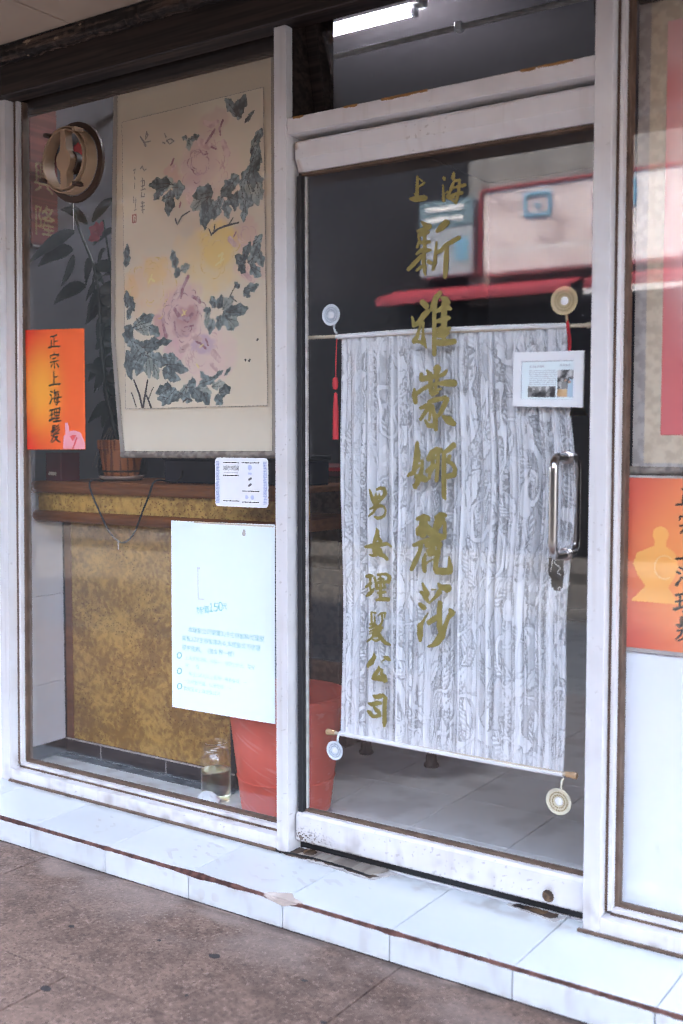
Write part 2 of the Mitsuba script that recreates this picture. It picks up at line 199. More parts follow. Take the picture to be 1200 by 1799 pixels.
CJK = {
    "本": "3,7 3,9 14,18 23,34 22,35 4,35 4,40 29,40 30,54 34,54 34,40 60,40 60,35 41,34 50,18 61,9 59,5 55,6 50,11 49,6 34,6 34,-6 29,-6 29,6 15,6 13,10 7,5|36,32 36,35 34,35 34,11 49,11|15,12 29,11 29,33 27,33 22,21",
    "理": "20,-4 20,0 40,1 40,10 25,10 25,14 40,15 40,22 26,22 26,51 59,51 59,22 45,22 45,15 60,14 60,10 45,10 45,1 62,0 62,-4|44,27 54,26 54,34 44,34|44,39 54,38 54,47 45,47|30,27 40,26 40,34 30,34|30,39 40,38 40,47 31,47/2,5 11,9 11,26 4,26 4,30 11,31 11,45 3,45 3,49 23,49 23,45 15,44 15,31 22,30 22,26 15,26 15,10 23,12 23,7 6,1 3,1",
    "髮": "3,-4 3,-2 8,0 15,7 19,15 4,16 4,20 22,20 23,24 22,25 6,25 6,28 11,32 4,33 4,36 10,36 10,52 34,52 34,49 14,49 15,46 32,46 32,43 14,43 15,41 32,41 32,38 15,38 14,36 36,36 36,33 29,33 34,27 33,24 24,26 24,24 28,24 27,20 42,20 36,28 50,31 56,35 60,34 57,30 44,25 49,20 60,20 60,16 26,16 24,13 50,12 51,9 43,3 43,0 60,-2 58,-6 36,-2 19,-6 16,-6 13,-2 7,-6|27,9 36,3 43,8|14,-1 19,-2 28,0 28,2 20,8|15,29 25,28 26,29 24,33 18,33/38,36 55,44 58,42 57,40 43,34 39,34/37,46 41,46 52,53 56,52 54,48 40,42",
    "公": "38,49 43,52 51,38 61,29 58,24 49,32/10,-1 9,4 18,13 28,32 31,34 35,31 18,5 45,6 46,9 40,15 40,18 44,19 53,8 59,-3 54,-5 49,2 14,-1/4,28 14,38 20,51 25,51 26,49 22,41 12,27 7,24",
    "司": "6,45 6,50 56,50 56,-3 53,-5 42,-5 40,-1 52,0 52,45/6,38 45,38 45,34 6,34/10,27 40,27 40,6 15,6 15,1 10,1|15,11 35,10 36,22 34,23 15,23",
    "榮": "3,-1 4,1 16,5 25,12 25,14 7,14 7,18 29,18 29,25 34,25 34,18 57,18 57,14 39,13 46,6 60,1 58,-4 47,0 35,10 34,-6 29,-5 28,9 20,2 10,-3 6,-4/3,34 13,39 16,44 17,54 21,54 20,42 29,35 25,33 18,38 10,31 33,31 31,36 38,38 41,41 43,53 48,54 47,42 59,35 59,21 54,20 53,27 11,27 10,20 6,20 5,33|45,39 35,31 54,32/50,43 55,51 59,49 54,42/31,42 35,49 39,50 39,47 35,41/23,45 27,50 31,49 26,42 24,42/4,42 9,50 12,50 11,44 8,41",
    "獲": "2,34 10,41 10,44 5,48 6,52 13,47 18,52 21,51 20,46 16,41 20,30 20,5 18,-2 14,-5 6,-5 5,0 14,1 16,21 14,21 7,11 4,11 3,15 11,22 15,33 13,36 6,31/21,30 26,35 29,42 33,44 32,45 23,45 23,49 33,49 33,54 37,54 37,49 46,49 46,54 51,54 51,49 61,49 60,45 51,45 51,41 46,40 47,37 59,37 59,34 46,34 46,31 57,31 57,28 46,28 46,26 57,25 57,22 46,22 46,19 60,19 60,16 32,16 31,14 57,13 59,10 49,1 60,-1 61,-4 58,-6 39,-2 23,-6 21,-2 34,0 34,2 29,5 27,9 24,9 24,13 27,14 27,29 23,28|33,9 42,3 50,8|33,38 41,37 39,42 43,43 46,41 46,45 37,45 36,41 33,41|31,20 42,19 42,22 31,22|31,26 42,25 42,28 31,28|31,32 42,31 42,34 31,34",
    "3": "2,5 4,9 13,4 20,4 24,6 26,11 25,18 21,21 11,22 12,27 18,27 23,30 23,41 20,43 14,43 6,39 4,43 13,48 21,48 26,46 30,41 30,32 24,24 31,18 31,6 26,1 21,-1 12,-1",
    "2": "3,0 3,4 18,18 24,30 24,38 20,43 12,43 7,38 5,38 3,42 12,48 23,47 29,41 30,30 27,22 14,5 32,5 32,0",
    "8": "3,8 4,18 11,25 5,33 6,42 14,48 25,47 31,39 30,30 25,24 30,20 32,16 32,6 25,0 14,-1 7,2|8,15 11,5 20,3 26,7 27,14 22,20 14,22|12,32 15,28 22,26 26,32 26,38 22,43 14,43 11,40",
    "生": "4,1 30,1 30,17 11,17 11,22 30,22 30,36 14,36 8,26 4,28 11,39 15,53 20,52 17,41 30,41 30,54 35,54 35,41 58,41 57,36 35,36 35,22 55,22 55,17 35,17 35,2 61,1 60,-4 4,-4",
    "卵": "36,-6 36,48 59,48 59,8 54,4 46,4 45,7 45,9 54,9 54,44 40,44 40,-6/47,21 42,35 47,34 51,26 51,22/5,10 7,15 7,47 28,53 30,49 12,42 13,15 24,18 25,41 29,41 29,15 26,7 19,-1 7,-6 6,-2 15,2 22,12 17,12 8,8/18,23 14,36 18,36 22,24",
    "精": "25,29 26,33 41,34 41,37 29,37 29,41 41,41 41,45 27,45 27,49 41,49 41,54 45,54 45,49 60,49 60,45 45,45 45,41 58,41 58,37 45,37 45,34 61,33 61,29/29,-6 29,25 57,25 57,-4 54,-6 46,-5 45,-2 53,-1 52,5 35,5 34,-6|34,9 53,8 53,13 34,13|34,17 52,16 53,21 34,21/2,6 10,26 10,28 3,28 3,32 12,32 12,54 16,54 16,37 18,37 21,50 25,49 21,36 16,35 16,32 23,32 23,28 17,28 17,26 24,13 21,11 18,17 16,17 16,-6 12,-6 12,15 10,15 5,3/3,48 7,49 10,35 7,35",
    "代": "21,27 21,32 36,34 35,53 40,53 41,34 61,36 61,32 42,29 44,14 49,3 56,0 58,11 62,9 60,-3 54,-6 45,0 39,14 37,29/46,50 48,52 52,51 59,44 59,41 55,40/2,25 2,28 13,39 19,52 24,52 23,47 18,39 17,-6 13,-6 13,30 11,30 5,22",
    "授": "3,15 2,20 10,22 10,36 2,36 2,40 10,40 11,54 15,54 15,40 22,40 22,36 15,36 16,24 23,26 23,34 29,34 26,41 28,44 30,44 33,34 41,34 38,43 39,46 25,45 23,49 39,50 52,53 56,53 58,51 58,49 40,47 40,46 42,45 45,37 42,36 42,34 49,35 54,46 59,45 53,35 60,34 60,23 56,23 56,30 28,30 27,23 55,22 56,18 54,14 46,4 50,1 60,-1 61,-3 59,-6 50,-4 41,1 22,-6 21,-1 29,0 36,4 30,13 29,18 26,18 26,23 23,23 22,21 15,19 14,-5 5,-6 4,-2 10,-2 10,16|34,17 38,9 41,8 50,17 49,18",
    "銷": "50,38 56,51 60,50 55,38/31,34 42,34 42,54 47,54 47,34 58,34 58,-3 56,-5 47,-5 46,-2 54,0 54,8 36,8 35,-6 31,-6|35,13 54,12 54,19 35,19|35,24 54,23 54,30 35,30/35,37 30,50 33,51 39,38/2,37 10,45 15,54 19,53 18,49 28,42 27,38 25,38 15,45 10,38 24,37 24,33 18,33 18,26 27,26 27,22 18,22 18,8 20,8 22,19 26,18 22,6 27,5 26,1 4,-4 3,1 14,4 14,21 4,22 4,26 14,26 14,32 6,34 4,33|19,7 18,4 21,4 21,6/5,15 6,18 9,17 11,6 7,6",
    "售": "2,34 11,44 16,54 20,53 19,47 32,47 30,53 34,54 37,47 56,47 56,43 37,43 37,38 53,38 53,35 37,35 37,30 53,30 53,27 37,27 37,22 58,22 58,18 17,18 16,16 11,16 11,35 6,31|16,39 32,38 32,43 16,43|17,27 16,22 32,22 32,27|17,35 16,30 32,30 32,35/11,14 54,14 54,-6 49,-6 48,-3 17,-3 16,-6 11,-6|16,2 49,1 49,10 16,10",
    "為": "2,12 16,22 26,37 25,39 5,39 5,43 19,43 14,50 14,53 18,53 22,49 24,46 22,43 29,43 32,54 37,53 34,43 50,43 48,31 55,31 53,19 60,19 58,1 56,-4 53,-6 43,-6 42,-2 52,-1 55,15 14,15 5,7|25,27 20,19 48,19 50,27|29,32 44,31 45,39 32,39/45,3 41,12 45,12 49,4/34,0 32,11 35,11 39,0/23,-3 22,10 26,10 28,-3/7,-4 13,11 18,10 13,-3 11,-5",
    "以": "23,-1 32,3 41,13 47,30 49,51 54,51 52,30 47,15 61,0 61,-3 57,-5 53,2 45,9 35,-1 28,-5 25,-5/24,45 29,47 38,32 33,30/7,4 10,9 10,48 15,49 15,11 18,11 29,17 31,16 31,12 10,1",
    "信": "20,39 20,43 39,43 35,51 35,53 38,54 43,47 42,43 61,43 61,39/24,15 56,15 56,-6 52,-6 51,-3 29,-3 28,-6 24,-6|28,2 52,1 52,11 28,11/24,21 24,25 56,25 56,21/24,30 24,34 56,34 56,30/2,27 10,38 16,53 20,53 20,49 15,39 15,-6 11,-6 11,30 9,30 6,24",
    "譽": "4,15 3,19 10,22 16,28 16,30 3,30 3,34 11,34 10,50 20,54 24,52 14,48 14,46 23,46 23,43 15,43 15,40 23,40 23,37 15,37 15,34 26,34 26,54 30,54 30,51 39,50 39,48 30,47 30,44 38,44 38,34 48,34 49,37 41,37 41,40 49,40 49,43 41,43 41,45 50,46 50,49 41,49 41,52 54,52 53,34 61,34 61,30 48,30 47,28 53,23 61,20 60,16 57,16 49,21 15,21 7,15|33,29 35,24 45,24 42,30|29,40 29,34 35,34 35,41|22,30 19,24 30,25 28,30/14,8 50,8 50,-4 46,-4 45,-2 19,-2 18,-4 14,-4|18,2 45,1 46,4 19,5/15,11 15,14 49,14 49,11/15,16 15,19 49,19 49,16",
    "提": "3,15 2,20 10,23 10,36 3,36 3,40 10,40 10,53 15,54 15,40 22,40 22,36 15,36 15,24 23,26 60,26 60,22 44,22 44,14 57,14 57,10 44,10 44,1 46,-1 62,-1 61,-5 39,-4 30,4 22,-6 18,-4 25,6 28,19 32,18 31,10 33,5 36,2 39,2 39,22 23,22 15,19 15,-3 13,-5 5,-5 4,-1 10,-1 10,16/26,52 56,52 57,31 26,30|31,35 52,34 52,40 31,40|31,44 52,43 52,48 31,48",
    "供": "20,14 20,19 30,19 30,35 22,35 21,40 30,40 30,53 34,53 35,40 47,40 47,53 52,53 52,40 61,40 60,35 52,35 52,19 61,19 61,14|34,20 47,19 47,35 34,35/46,7 46,9 50,10 57,3 60,-4 56,-6 52,2/20,-4 31,11 35,10 33,4 25,-5/2,26 2,29 10,38 17,54 21,53 21,49 15,38 15,-6 10,-6 10,28 8,28 5,23",
    "使": "2,26 2,30 12,41 17,53 21,53 21,48 16,40 16,-6 11,-6 11,30 9,30 5,24/21,46 38,46 38,53 43,53 43,46 62,46 62,42 43,42 43,36 59,36 59,18 43,18 39,6 40,4 51,0 62,-1 60,-6 48,-4 36,1 23,-6 19,-4 20,-1 31,4 23,13 23,16 27,16 32,9 34,9 38,16 38,18 22,18 22,36 38,36 38,42 21,42|43,23 55,22 55,32 43,32|27,23 38,22 38,32 27,32",
    "用": "3,-1 7,4 10,19 10,50 57,49 56,-4 42,-6 40,-2 52,-1 51,14 35,14 35,-5 30,-5 29,14 14,14 11,1 6,-6 3,-4|35,20 52,19 52,29 35,29|35,35 52,34 52,45 35,45|15,29 14,19 30,19 30,29|15,35 30,34 30,45 15,45",
    "男": "3,-2 18,4 25,12 24,14 5,14 5,18 26,18 28,21 28,24 10,24 10,50 54,50 54,24 33,23 33,18 56,18 55,3 52,-4 36,-5 35,-2 47,-1 49,1 51,9 50,14 31,14 28,7 21,0 9,-5 5,-5|34,29 49,28 49,35 34,35|34,40 49,39 49,46 34,46|15,29 29,28 29,35 15,35|15,40 29,39 29,46 15,46",
    "女": "3,-1 19,3 28,8 22,13 12,16 19,33 4,33 4,38 21,38 27,54 32,54 27,38 60,38 60,33 48,33 45,21 39,11 59,-1 56,-5 53,-5 35,6 23,-1 10,-5 5,-5|19,21 34,13 41,25 42,33 25,33",
    "界": "4,15 15,19 21,25 10,26 10,52 54,52 54,26 43,25 48,20 61,15 61,13 59,11 55,11 45,16 45,-6 40,-6 40,17 43,17 43,19 36,26 28,26 21,19 21,17 25,17 24,5 18,-3 12,-6 10,-6 8,-2 15,1 19,6 20,17 7,10 4,12|34,42 49,41 49,48 34,48|35,37 34,30 49,30 49,37|15,42 30,41 30,47 28,48 15,48|30,36 15,37 15,30 30,30",
    "一": "3,22 3,27 61,27 61,22",
    "樣": "24,31 40,31 40,35 28,35 29,39 40,39 40,43 26,43 26,47 33,47 31,53 34,54 39,47 47,47 51,54 55,53 52,47 60,47 60,43 45,43 45,39 58,39 58,35 45,35 45,31 61,31 61,27 44,26 52,22 50,19 45,20 45,15 47,12 51,12 56,18 60,16 51,8 55,3 62,0 60,-4 52,0 46,7 45,-4 42,-6 34,-6 33,-2 40,-2 40,16 29,16 29,20 44,20 44,22 36,24 36,27 24,27/22,-2 32,8 32,9 24,9 24,13 38,12 34,3 28,-3 24,-4/2,10 8,21 11,34 11,36 3,36 3,40 12,40 12,54 17,54 17,40 24,40 24,36 17,36 17,30 24,21 24,18 21,16 19,22 17,22 17,-6 12,-6 12,19 10,19 5,7",
    "特": "3,15 5,18 14,20 14,36 8,35 6,25 3,26 3,30 6,49 10,48 10,41 14,41 14,54 18,54 18,41 24,41 24,36 18,36 18,22 49,22 49,29 25,29 25,34 41,34 41,43 29,43 29,47 41,47 41,54 46,54 46,47 58,47 58,43 46,42 46,34 61,34 61,29 53,29 53,22 60,22 61,17 53,17 52,-5 41,-6 39,-2 49,-1 49,17 26,17 25,19 18,17 18,-6 14,-6 14,15 4,12/37,3 30,14 33,15 41,5",
    "價": "1,26 7,34 15,53 19,53 20,51 61,51 61,47 47,46 47,43 59,43 59,30 21,30 21,43 32,43 32,46 20,47 20,50 18,50 14,39 14,-6 10,-6 10,29 8,29 4,22|48,34 54,33 54,40 47,39|36,34 43,33 43,40 36,40|36,44 43,43 43,47 36,47|26,34 32,33 32,40 26,40/18,-3 31,3 23,4 23,27 58,27 58,4 49,3 61,-2 59,-6 44,0 46,4 34,4 36,0 22,-6|27,8 52,7 53,10 28,11|27,15 52,14 53,16 28,17|27,21 52,20 53,23 28,24",
    "1": "6,5 16,6 16,40 8,40 8,44 22,47 22,5 31,5 31,0 6,0",
    "5": "2,5 5,9 9,5 20,4 26,12 26,19 23,24 17,25 10,23 6,24 7,47 30,47 30,42 12,42 11,34 11,29 22,30 30,25 32,20 32,10 29,4 20,-1 12,-1",
    "0": "3,17 3,30 8,44 14,48 24,47 29,42 32,33 32,14 29,5 24,0 14,-1 6,6|10,37 11,8 15,4 21,4 25,9 27,28 25,38 21,43 13,42",
    "元": "4,-1 14,5 18,12 20,22 20,26 4,26 4,31 60,31 60,26 42,25 42,1 55,0 57,11 59,11 61,10 61,2 58,-4 43,-5 38,-3 36,26 25,26 23,11 18,2 8,-5 5,-5/9,48 55,49 55,44 9,44",
    "城": "3,8 10,10 10,34 3,34 3,38 10,38 10,53 15,53 15,38 21,38 21,34 15,34 15,13 21,14 22,11 23,12 23,44 43,44 43,54 47,54 47,44 55,44 49,51 50,53 53,53 58,49 58,44 61,44 61,40 48,39 49,18 51,18 55,32 60,32 56,18 51,9 52,4 56,0 58,1 58,9 62,8 61,-2 58,-5 52,-4 47,3 38,-5 34,-3 34,-1 41,3 46,9 43,40 28,40 28,31 40,31 40,11 37,5 29,5 28,9 35,9 35,27 28,27 27,9 21,-5 17,-4 17,-1 21,4 22,9 6,3 4,3",
    "市": "3,39 3,44 30,44 27,51 29,54 32,54 36,44 61,44 61,39 34,39 34,31 55,31 54,3 41,2 40,4 40,7 50,7 50,26 34,26 34,-6 29,-6 29,26 15,26 14,2 9,2 9,30 29,31 29,39",
    "閱": "14,18 26,29 30,27 25,21 39,21 35,26 36,29 38,29 43,23 50,20 48,17 44,17 44,9 38,9 38,1 45,1 45,5 47,5 49,4 48,-1 53,-1 53,31 34,31 34,50 58,50 58,-3 56,-5 49,-6 48,-3 34,-2 33,9 29,9 27,3 23,-1 16,-3 14,0 21,2 24,8 20,9 20,17 16,16|39,36 53,35 53,39 39,39|39,43 53,42 53,47 39,47|25,18 24,12 38,12 40,13 39,18/6,50 29,50 29,31 11,31 11,-6 6,-6|12,39 11,35 24,35 24,39|12,47 11,42 24,42 24,47",
    "讀": "22,-4 33,2 27,3 27,23 58,23 58,3 52,2 61,-2 60,-6 46,0 46,3 38,3 39,0 26,-6|32,7 53,6 54,8 33,9|32,12 53,11 54,13 52,15 33,15|32,18 53,17 54,19 33,20/25,47 25,50 40,50 40,54 45,54 45,50 60,50 60,47 45,46 45,44 59,44 59,41 27,41 27,44 40,44 40,47/26,38 60,38 60,25 26,25|49,29 56,28 56,35 49,35|39,29 46,28 46,35 39,35|29,29 36,28 36,35 29,35/2,39 2,43 13,43 8,51 9,53 13,53 16,49 16,43 23,43 23,39/5,22 5,26 22,26 22,22/5,17 21,17 21,-2 9,-2 9,-5 5,-5|9,3 17,2 17,13 9,13/5,34 21,34 21,30 5,30",
    "（": "44,24 48,43 53,51 58,55 61,52 57,49 51,38 49,20 52,8 56,1 61,-3 60,-5 57,-6 49,4 46,11",
    "）": "3,-4 11,6 15,20 13,38 7,49 3,52 7,55 17,40 20,24 19,15 15,4 7,-6",
    "。": "3,1 3,9 9,15 16,15 22,9 22,1 18,-4 7,-4|7,8 6,2 11,-2 16,-1 19,3 19,8 15,12 10,12",
    "、": "4,9 4,11 8,14 16,7 21,-1 17,-4",
    "興": "3,10 3,14 8,15 7,49 17,53 20,51 43,51 43,14 51,14 52,22 45,22 45,26 52,26 52,34 45,34 45,38 53,38 53,47 45,47 45,51 57,51 56,15 61,14 61,10|24,15 39,14 39,47 24,47|11,46 12,38 19,38 19,34 12,34 12,26 19,26 19,22 12,22 12,14 21,14 21,49/39,5 40,8 43,8 58,0 59,-3 55,-5/26,39 26,42 37,42 37,39/27,34 37,34 37,19 27,19|30,23 34,22 34,31 30,31/4,-3 20,8 25,6 22,2 7,-6",
    "隆": "23,29 38,34 34,41 27,36 23,38 23,40 32,46 36,54 41,53 40,49 55,49 57,46 47,34 61,30 61,26 54,26 54,23 33,23 33,18 40,17 40,21 44,21 44,17 58,17 58,13 44,13 44,9 57,9 57,5 44,5 44,1 61,0 61,-4 23,-4 23,0 40,0 40,4 28,5 28,8 23,10 31,23 31,26 24,25|43,32 36,27 50,28|36,45 41,38 43,38 49,44|29,10 40,9 40,13 30,13/5,51 23,50 23,46 17,32 23,21 23,14 19,9 12,10 12,13 18,14 18,24 13,30 18,47 11,47 9,46 9,-6 5,-6",
    "上": "3,-3 3,2 27,2 27,53 32,53 32,33 56,33 56,28 32,28 32,3 61,2 61,-3",
    "海": "18,18 18,22 25,23 26,35 21,31 18,33 18,35 24,42 28,54 33,53 31,46 60,46 60,42 28,42 26,37 57,36 57,22 62,22 62,18 56,17 56,8 60,8 60,4 55,4 54,-2 51,-5 40,-5 39,-2 49,-1 50,4 22,4 24,18|38,17 43,13 44,8 51,8 52,18|40,31 45,26 44,22 52,22 52,32|30,32 31,22 42,23 36,29 36,32|28,17 27,8 40,9 35,18/6,49 8,53 10,53 20,46 16,43/5,-3 13,19 16,18 17,15 10,-3/3,31 7,34 16,27 13,24",
    "式": "4,37 4,42 36,42 36,54 41,54 42,42 54,42 54,44 46,50 46,52 50,53 58,46 56,42 61,41 61,37 42,37 43,22 47,7 51,0 56,-1 58,11 62,9 60,-3 57,-6 52,-6 44,1 39,16 37,37/5,-4 4,1 17,4 17,22 6,22 6,27 34,27 34,22 22,22 22,6 36,7 36,3 7,-4",
    "洗": "17,-2 27,5 31,20 31,22 20,22 20,27 38,27 38,38 28,38 24,29 20,31 25,40 27,51 28,53 33,52 31,43 38,43 38,54 43,54 43,43 59,43 59,38 43,38 43,28 61,27 61,22 49,21 49,0 56,-1 58,1 59,9 62,8 61,-3 59,-5 46,-5 44,-3 43,22 35,21 33,6 26,-3 19,-6/6,49 9,53 16,49 19,44 15,42 11,47/5,-3 14,19 17,18 17,12 9,-5/3,32 6,36 16,30 16,27 13,25",
    "剪": "4,43 4,47 18,47 15,52 17,54 21,53 23,47 40,47 43,53 46,54 48,53 46,47 60,47 60,43/4,-2 16,0 23,4 26,9 25,10 5,10 5,14 56,14 55,2 51,-5 38,-5 37,-3 37,-1 48,-1 51,6 50,10 31,10 29,4 24,-1 14,-5 5,-6/44,18 44,20 50,20 50,41 55,41 55,19 53,17/38,39 42,39 42,23 38,23/9,40 31,40 31,19 29,17 22,17 22,20 27,20 26,23 13,23 13,17 9,17|13,27 27,26 27,30 13,30|13,34 27,33 27,37 13,37",
    "吹": "5,48 22,48 23,27 28,34 34,54 38,53 36,42 60,42 61,38 56,24 52,25 55,37 34,37 28,24 22,26 22,10 9,10 9,5 5,5|9,16 18,15 18,43 9,43/21,-3 35,9 39,19 39,32 44,33 44,23 46,15 51,6 56,1 60,0 61,-3 59,-5 53,-3 48,2 42,12 39,6 31,-2 24,-6",
    "染": "5,-5 3,0 20,8 24,13 4,14 4,18 30,18 30,25 34,25 34,18 60,18 60,14 40,13 50,4 61,0 59,-4 48,0 35,11 34,10 34,-6 30,-6 29,11 9,-4/18,26 23,28 31,38 31,42 22,42 22,46 32,46 33,54 38,54 37,48 38,46 50,46 50,28 57,29 57,36 61,34 61,27 58,24 48,24 45,28 45,42 36,42 34,33 27,25 20,22/8,49 8,52 11,53 19,50 20,47 17,45/5,25 15,35 18,34 18,31 8,21/3,40 6,44 16,39 13,36",
    "電": "10,22 53,23 54,4 34,3 34,0 36,-1 56,-1 57,6 59,6 61,5 61,-1 57,-5 33,-5 30,-3 29,3 15,3 15,0 11,0|34,8 49,7 49,11 34,11|34,15 49,14 49,19 34,19|15,8 29,7 29,11 15,11|15,15 29,14 29,19 15,19/5,44 29,44 28,47 9,47 9,51 55,51 55,47 35,47 34,44 59,44 59,30 55,30 54,40 34,40 34,25 29,25 29,40 9,40 9,30 5,30/38,30 53,30 53,27 38,27/38,33 38,36 51,36 51,33/11,27 11,30 26,30 26,27/13,36 26,36 26,33 13,33",
    "每": "3,33 12,43 17,54 22,53 20,47 59,47 59,43 17,43 8,30/14,36 53,36 52,22 61,22 61,18 52,18 52,7 59,7 59,3 51,3 49,-4 45,-6 37,-6 35,-2 44,-2 46,0 46,3 9,3 11,18 3,18 3,22 13,22|31,31 39,26 38,22 48,22 48,32|29,17 38,10 37,7 47,7 47,18|18,32 17,22 35,23 26,28 26,32|17,18 15,7 33,8 31,11 24,14 24,18",
    "位": "21,2 44,2 49,33 54,33 48,2 61,2 61,-3 21,-3/24,42 39,42 37,53 41,54 44,47 42,42 58,42 58,37 24,37/32,5 28,33 33,32 37,10 37,6 35,5/3,26 3,29 13,41 17,52 22,53 23,51 16,38 16,-6 12,-6 12,29 10,29 6,23",
    "加": "37,46 58,46 58,-4 54,-4 54,0 42,0 41,-5 37,-5|41,6 54,5 54,41 41,41/2,-3 9,9 12,25 12,37 3,37 3,41 12,42 12,53 17,53 17,42 31,42 30,1 27,-4 16,-4 15,0 24,0 25,2 27,30 27,37 18,37 16,19 12,4 6,-6",
    "收": "4,9 6,13 7,47 11,46 12,14 21,17 21,53 25,53 25,26 29,28 32,34 37,54 42,53 39,41 61,41 61,36 56,36 54,24 48,11 55,2 61,-1 59,-5 51,-1 45,6 36,-3 31,-6 29,-5 28,-1 36,3 42,10 35,27 31,22 25,25 25,-6 21,-6 21,12 7,6|38,35 42,20 46,16 50,27 51,36",
    "長": "3,18 3,22 15,23 15,51 54,51 54,47 20,47 20,42 52,42 52,38 20,38 20,32 52,32 52,28 20,28 20,22 61,22 61,18 55,18 57,16 56,13 45,6 48,3 62,-2 60,-5 52,-4 41,2 33,10 29,18 20,18 19,1 36,5 36,1 13,-6 11,-1 14,2 14,18|35,17 37,12 41,9 53,17",
    "另": "4,-1 19,5 26,15 25,17 5,17 5,21 28,22 28,27 10,28 10,51 54,51 54,27 33,26 33,21 57,21 54,-2 51,-5 46,-6 37,-5 36,-2 49,0 51,10 50,17 32,17 27,6 19,-1 10,-5 5,-5|15,33 49,32 49,46 15,46",
    "議": "23,3 23,7 32,9 32,13 23,13 23,17 32,17 32,22 25,21 24,24 38,26 38,27 23,28 23,32 40,33 40,36 27,36 27,39 40,39 40,44 25,44 25,47 33,47 30,52 32,54 35,53 39,47 47,47 50,54 55,53 52,47 60,47 60,44 44,44 44,40 46,39 58,39 58,36 44,36 44,33 61,32 61,28 48,27 49,17 57,17 51,24 52,26 55,26 60,22 58,18 61,17 61,13 49,13 49,11 51,7 54,11 58,11 52,1 57,-2 59,3 62,2 61,-4 59,-6 54,-6 48,-1 40,-5 39,-2 47,3 45,13 36,13 36,9 43,10 43,6 36,5 36,-5 34,-6 26,-6 26,-2 32,-2 32,4|37,22 36,17 45,17 44,28 41,28 41,23/3,39 3,43 12,43 9,53 13,53 15,48 14,43 23,43 23,39/5,17 21,17 21,-2 8,-2 8,-5 5,-5|8,3 17,2 17,13 8,13/5,34 21,34 21,31 5,31/5,22 5,26 21,26 21,22",
    "歡": "2,14 10,27 10,29 5,29 5,41 11,42 11,46 3,46 3,50 11,50 11,54 15,54 15,50 24,50 24,54 29,54 29,50 36,50 36,46 29,46 28,42 34,41 34,32 40,43 41,54 46,53 44,43 61,43 58,26 54,27 56,39 43,39 38,27 34,29 23,28 25,24 34,24 34,20 24,20 25,16 33,16 33,13 24,13 24,9 34,9 34,6 25,6 24,1 34,1 36,-1 43,10 46,35 50,35 50,19 54,7 61,-1 59,-6 51,4 48,12 38,-6 36,-6 34,-3 13,-3 12,-6 8,-6 8,14 4,12|24,33 30,32 30,38 24,38|14,28 13,24 20,24 21,41 25,42 24,46 15,46 15,41 18,41 18,29|12,2 20,1 20,6 12,6|12,10 20,9 20,13 12,13|12,17 20,16 20,20 12,20|8,33 14,32 14,38 8,38",
    "迎": "3,-1 11,6 11,27 3,27 3,31 16,31 16,7 18,4 35,-1 61,1 60,-4 58,-5 30,-5 25,-4 15,2 12,2 7,-5 5,-5/40,49 59,49 59,12 56,10 48,11 48,14 54,14 54,45 44,45 44,2 40,2/20,14 23,18 23,48 36,54 39,50 27,45 27,18 31,17 38,20 38,15 24,10 21,10/5,46 8,50 17,44 18,40 15,38",
}

# ------------------------------------------------------------------ materials
def rgb(*c):
    return {"type": "rgb", "value": list(c)}

def mat(name, color, rough=0.5, **kw):
    base = {"type": "principled", "base_color": mikit.proc(color) if callable(color) else rgb(*color), "roughness": rough}
    base.update(kw)
    scene[name] = {"type": "twosided", "bsdf": base}
    return name

def c3(a, b, t):
    return mix(a, b, dr.clip(t, 0, 1))

def frame_color(p, n, uv):
    streak = fbm(p.x * 55, p.y * 30, p.z * 2.2, 3)
    blot = fbm(p.x * 9, p.z * 9, 4.0, 3)
    c = c3((0.61, 0.585, 0.58), (0.51, 0.47, 0.45), smoothstep(0.5, 0.85, streak) * 0.5 + 0.3 * smoothstep(0.52, 0.75, blot))
    foot = smoothstep(0.16, 0.0, p.z) * smoothstep(0.5, 0.8, fbm(p.x * 18, p.y * 20, p.z * 14, 3))
    c = c3(c, (0.16, 0.11, 0.08), foot * 0.55)
    scuff = smoothstep(0.84, 0.9, noise(p.x * 110 + p.z * 40, p.y * 60, p.z * 90 - p.x * 35)) * smoothstep(0.5, 0.7, fbm(p.x * 4, p.z * 4, 8.0, 2))
    return c3(c, (0.3, 0.25, 0.22), scuff * 0.45)

def rail_color(p, n, uv):
    c = frame_color(p, n, uv)
    grime = smoothstep(0.075, 0.03, p.z) * smoothstep(0.3, 0.62, fbm(p.x * 14, p.z * 40, 2.0, 3)) * smoothstep(1.30, 0.85, p.x)
    spots = smoothstep(0.6, 0.72, noise(p.x * 210, p.z * 260, 1.0)) * smoothstep(0.09, 0.05, p.z) * smoothstep(0.98, 0.8, p.x)
    hole = smoothstep(0.036, 0.012, dr.sqrt(dr.square(p.x - 1.607) + dr.square(p.z - 0.050))) * 0.45
    grime = dr.maximum(grime, hole)
    top = smoothstep(2.030, 2.042, p.z) * smoothstep(0.45, 0.75, fbm(p.x * 12, p.z * 60, 1.0, 3))
    corner = smoothstep(0.022, 0.0, p.x - 0.818) * smoothstep(1.0, 1.5, p.z) * smoothstep(0.3, 0.6, fbm(p.x * 60, p.z * 40, 3.0, 2))
    c = c3(c, (0.10, 0.065, 0.045), dr.clip(grime * 0.4 + spots * 0.9, 0, 0.92))
    return c3(c, (0.33, 0.2, 0.11), dr.clip(top * 0.6 + corner * 0.8, 0, 0.8))

def sealant(p, n, uv):
    return c3((0.05, 0.028, 0.019), (0.17, 0.108, 0.072), fbm(p.x * 40, p.y * 40, p.z * 22, 3))

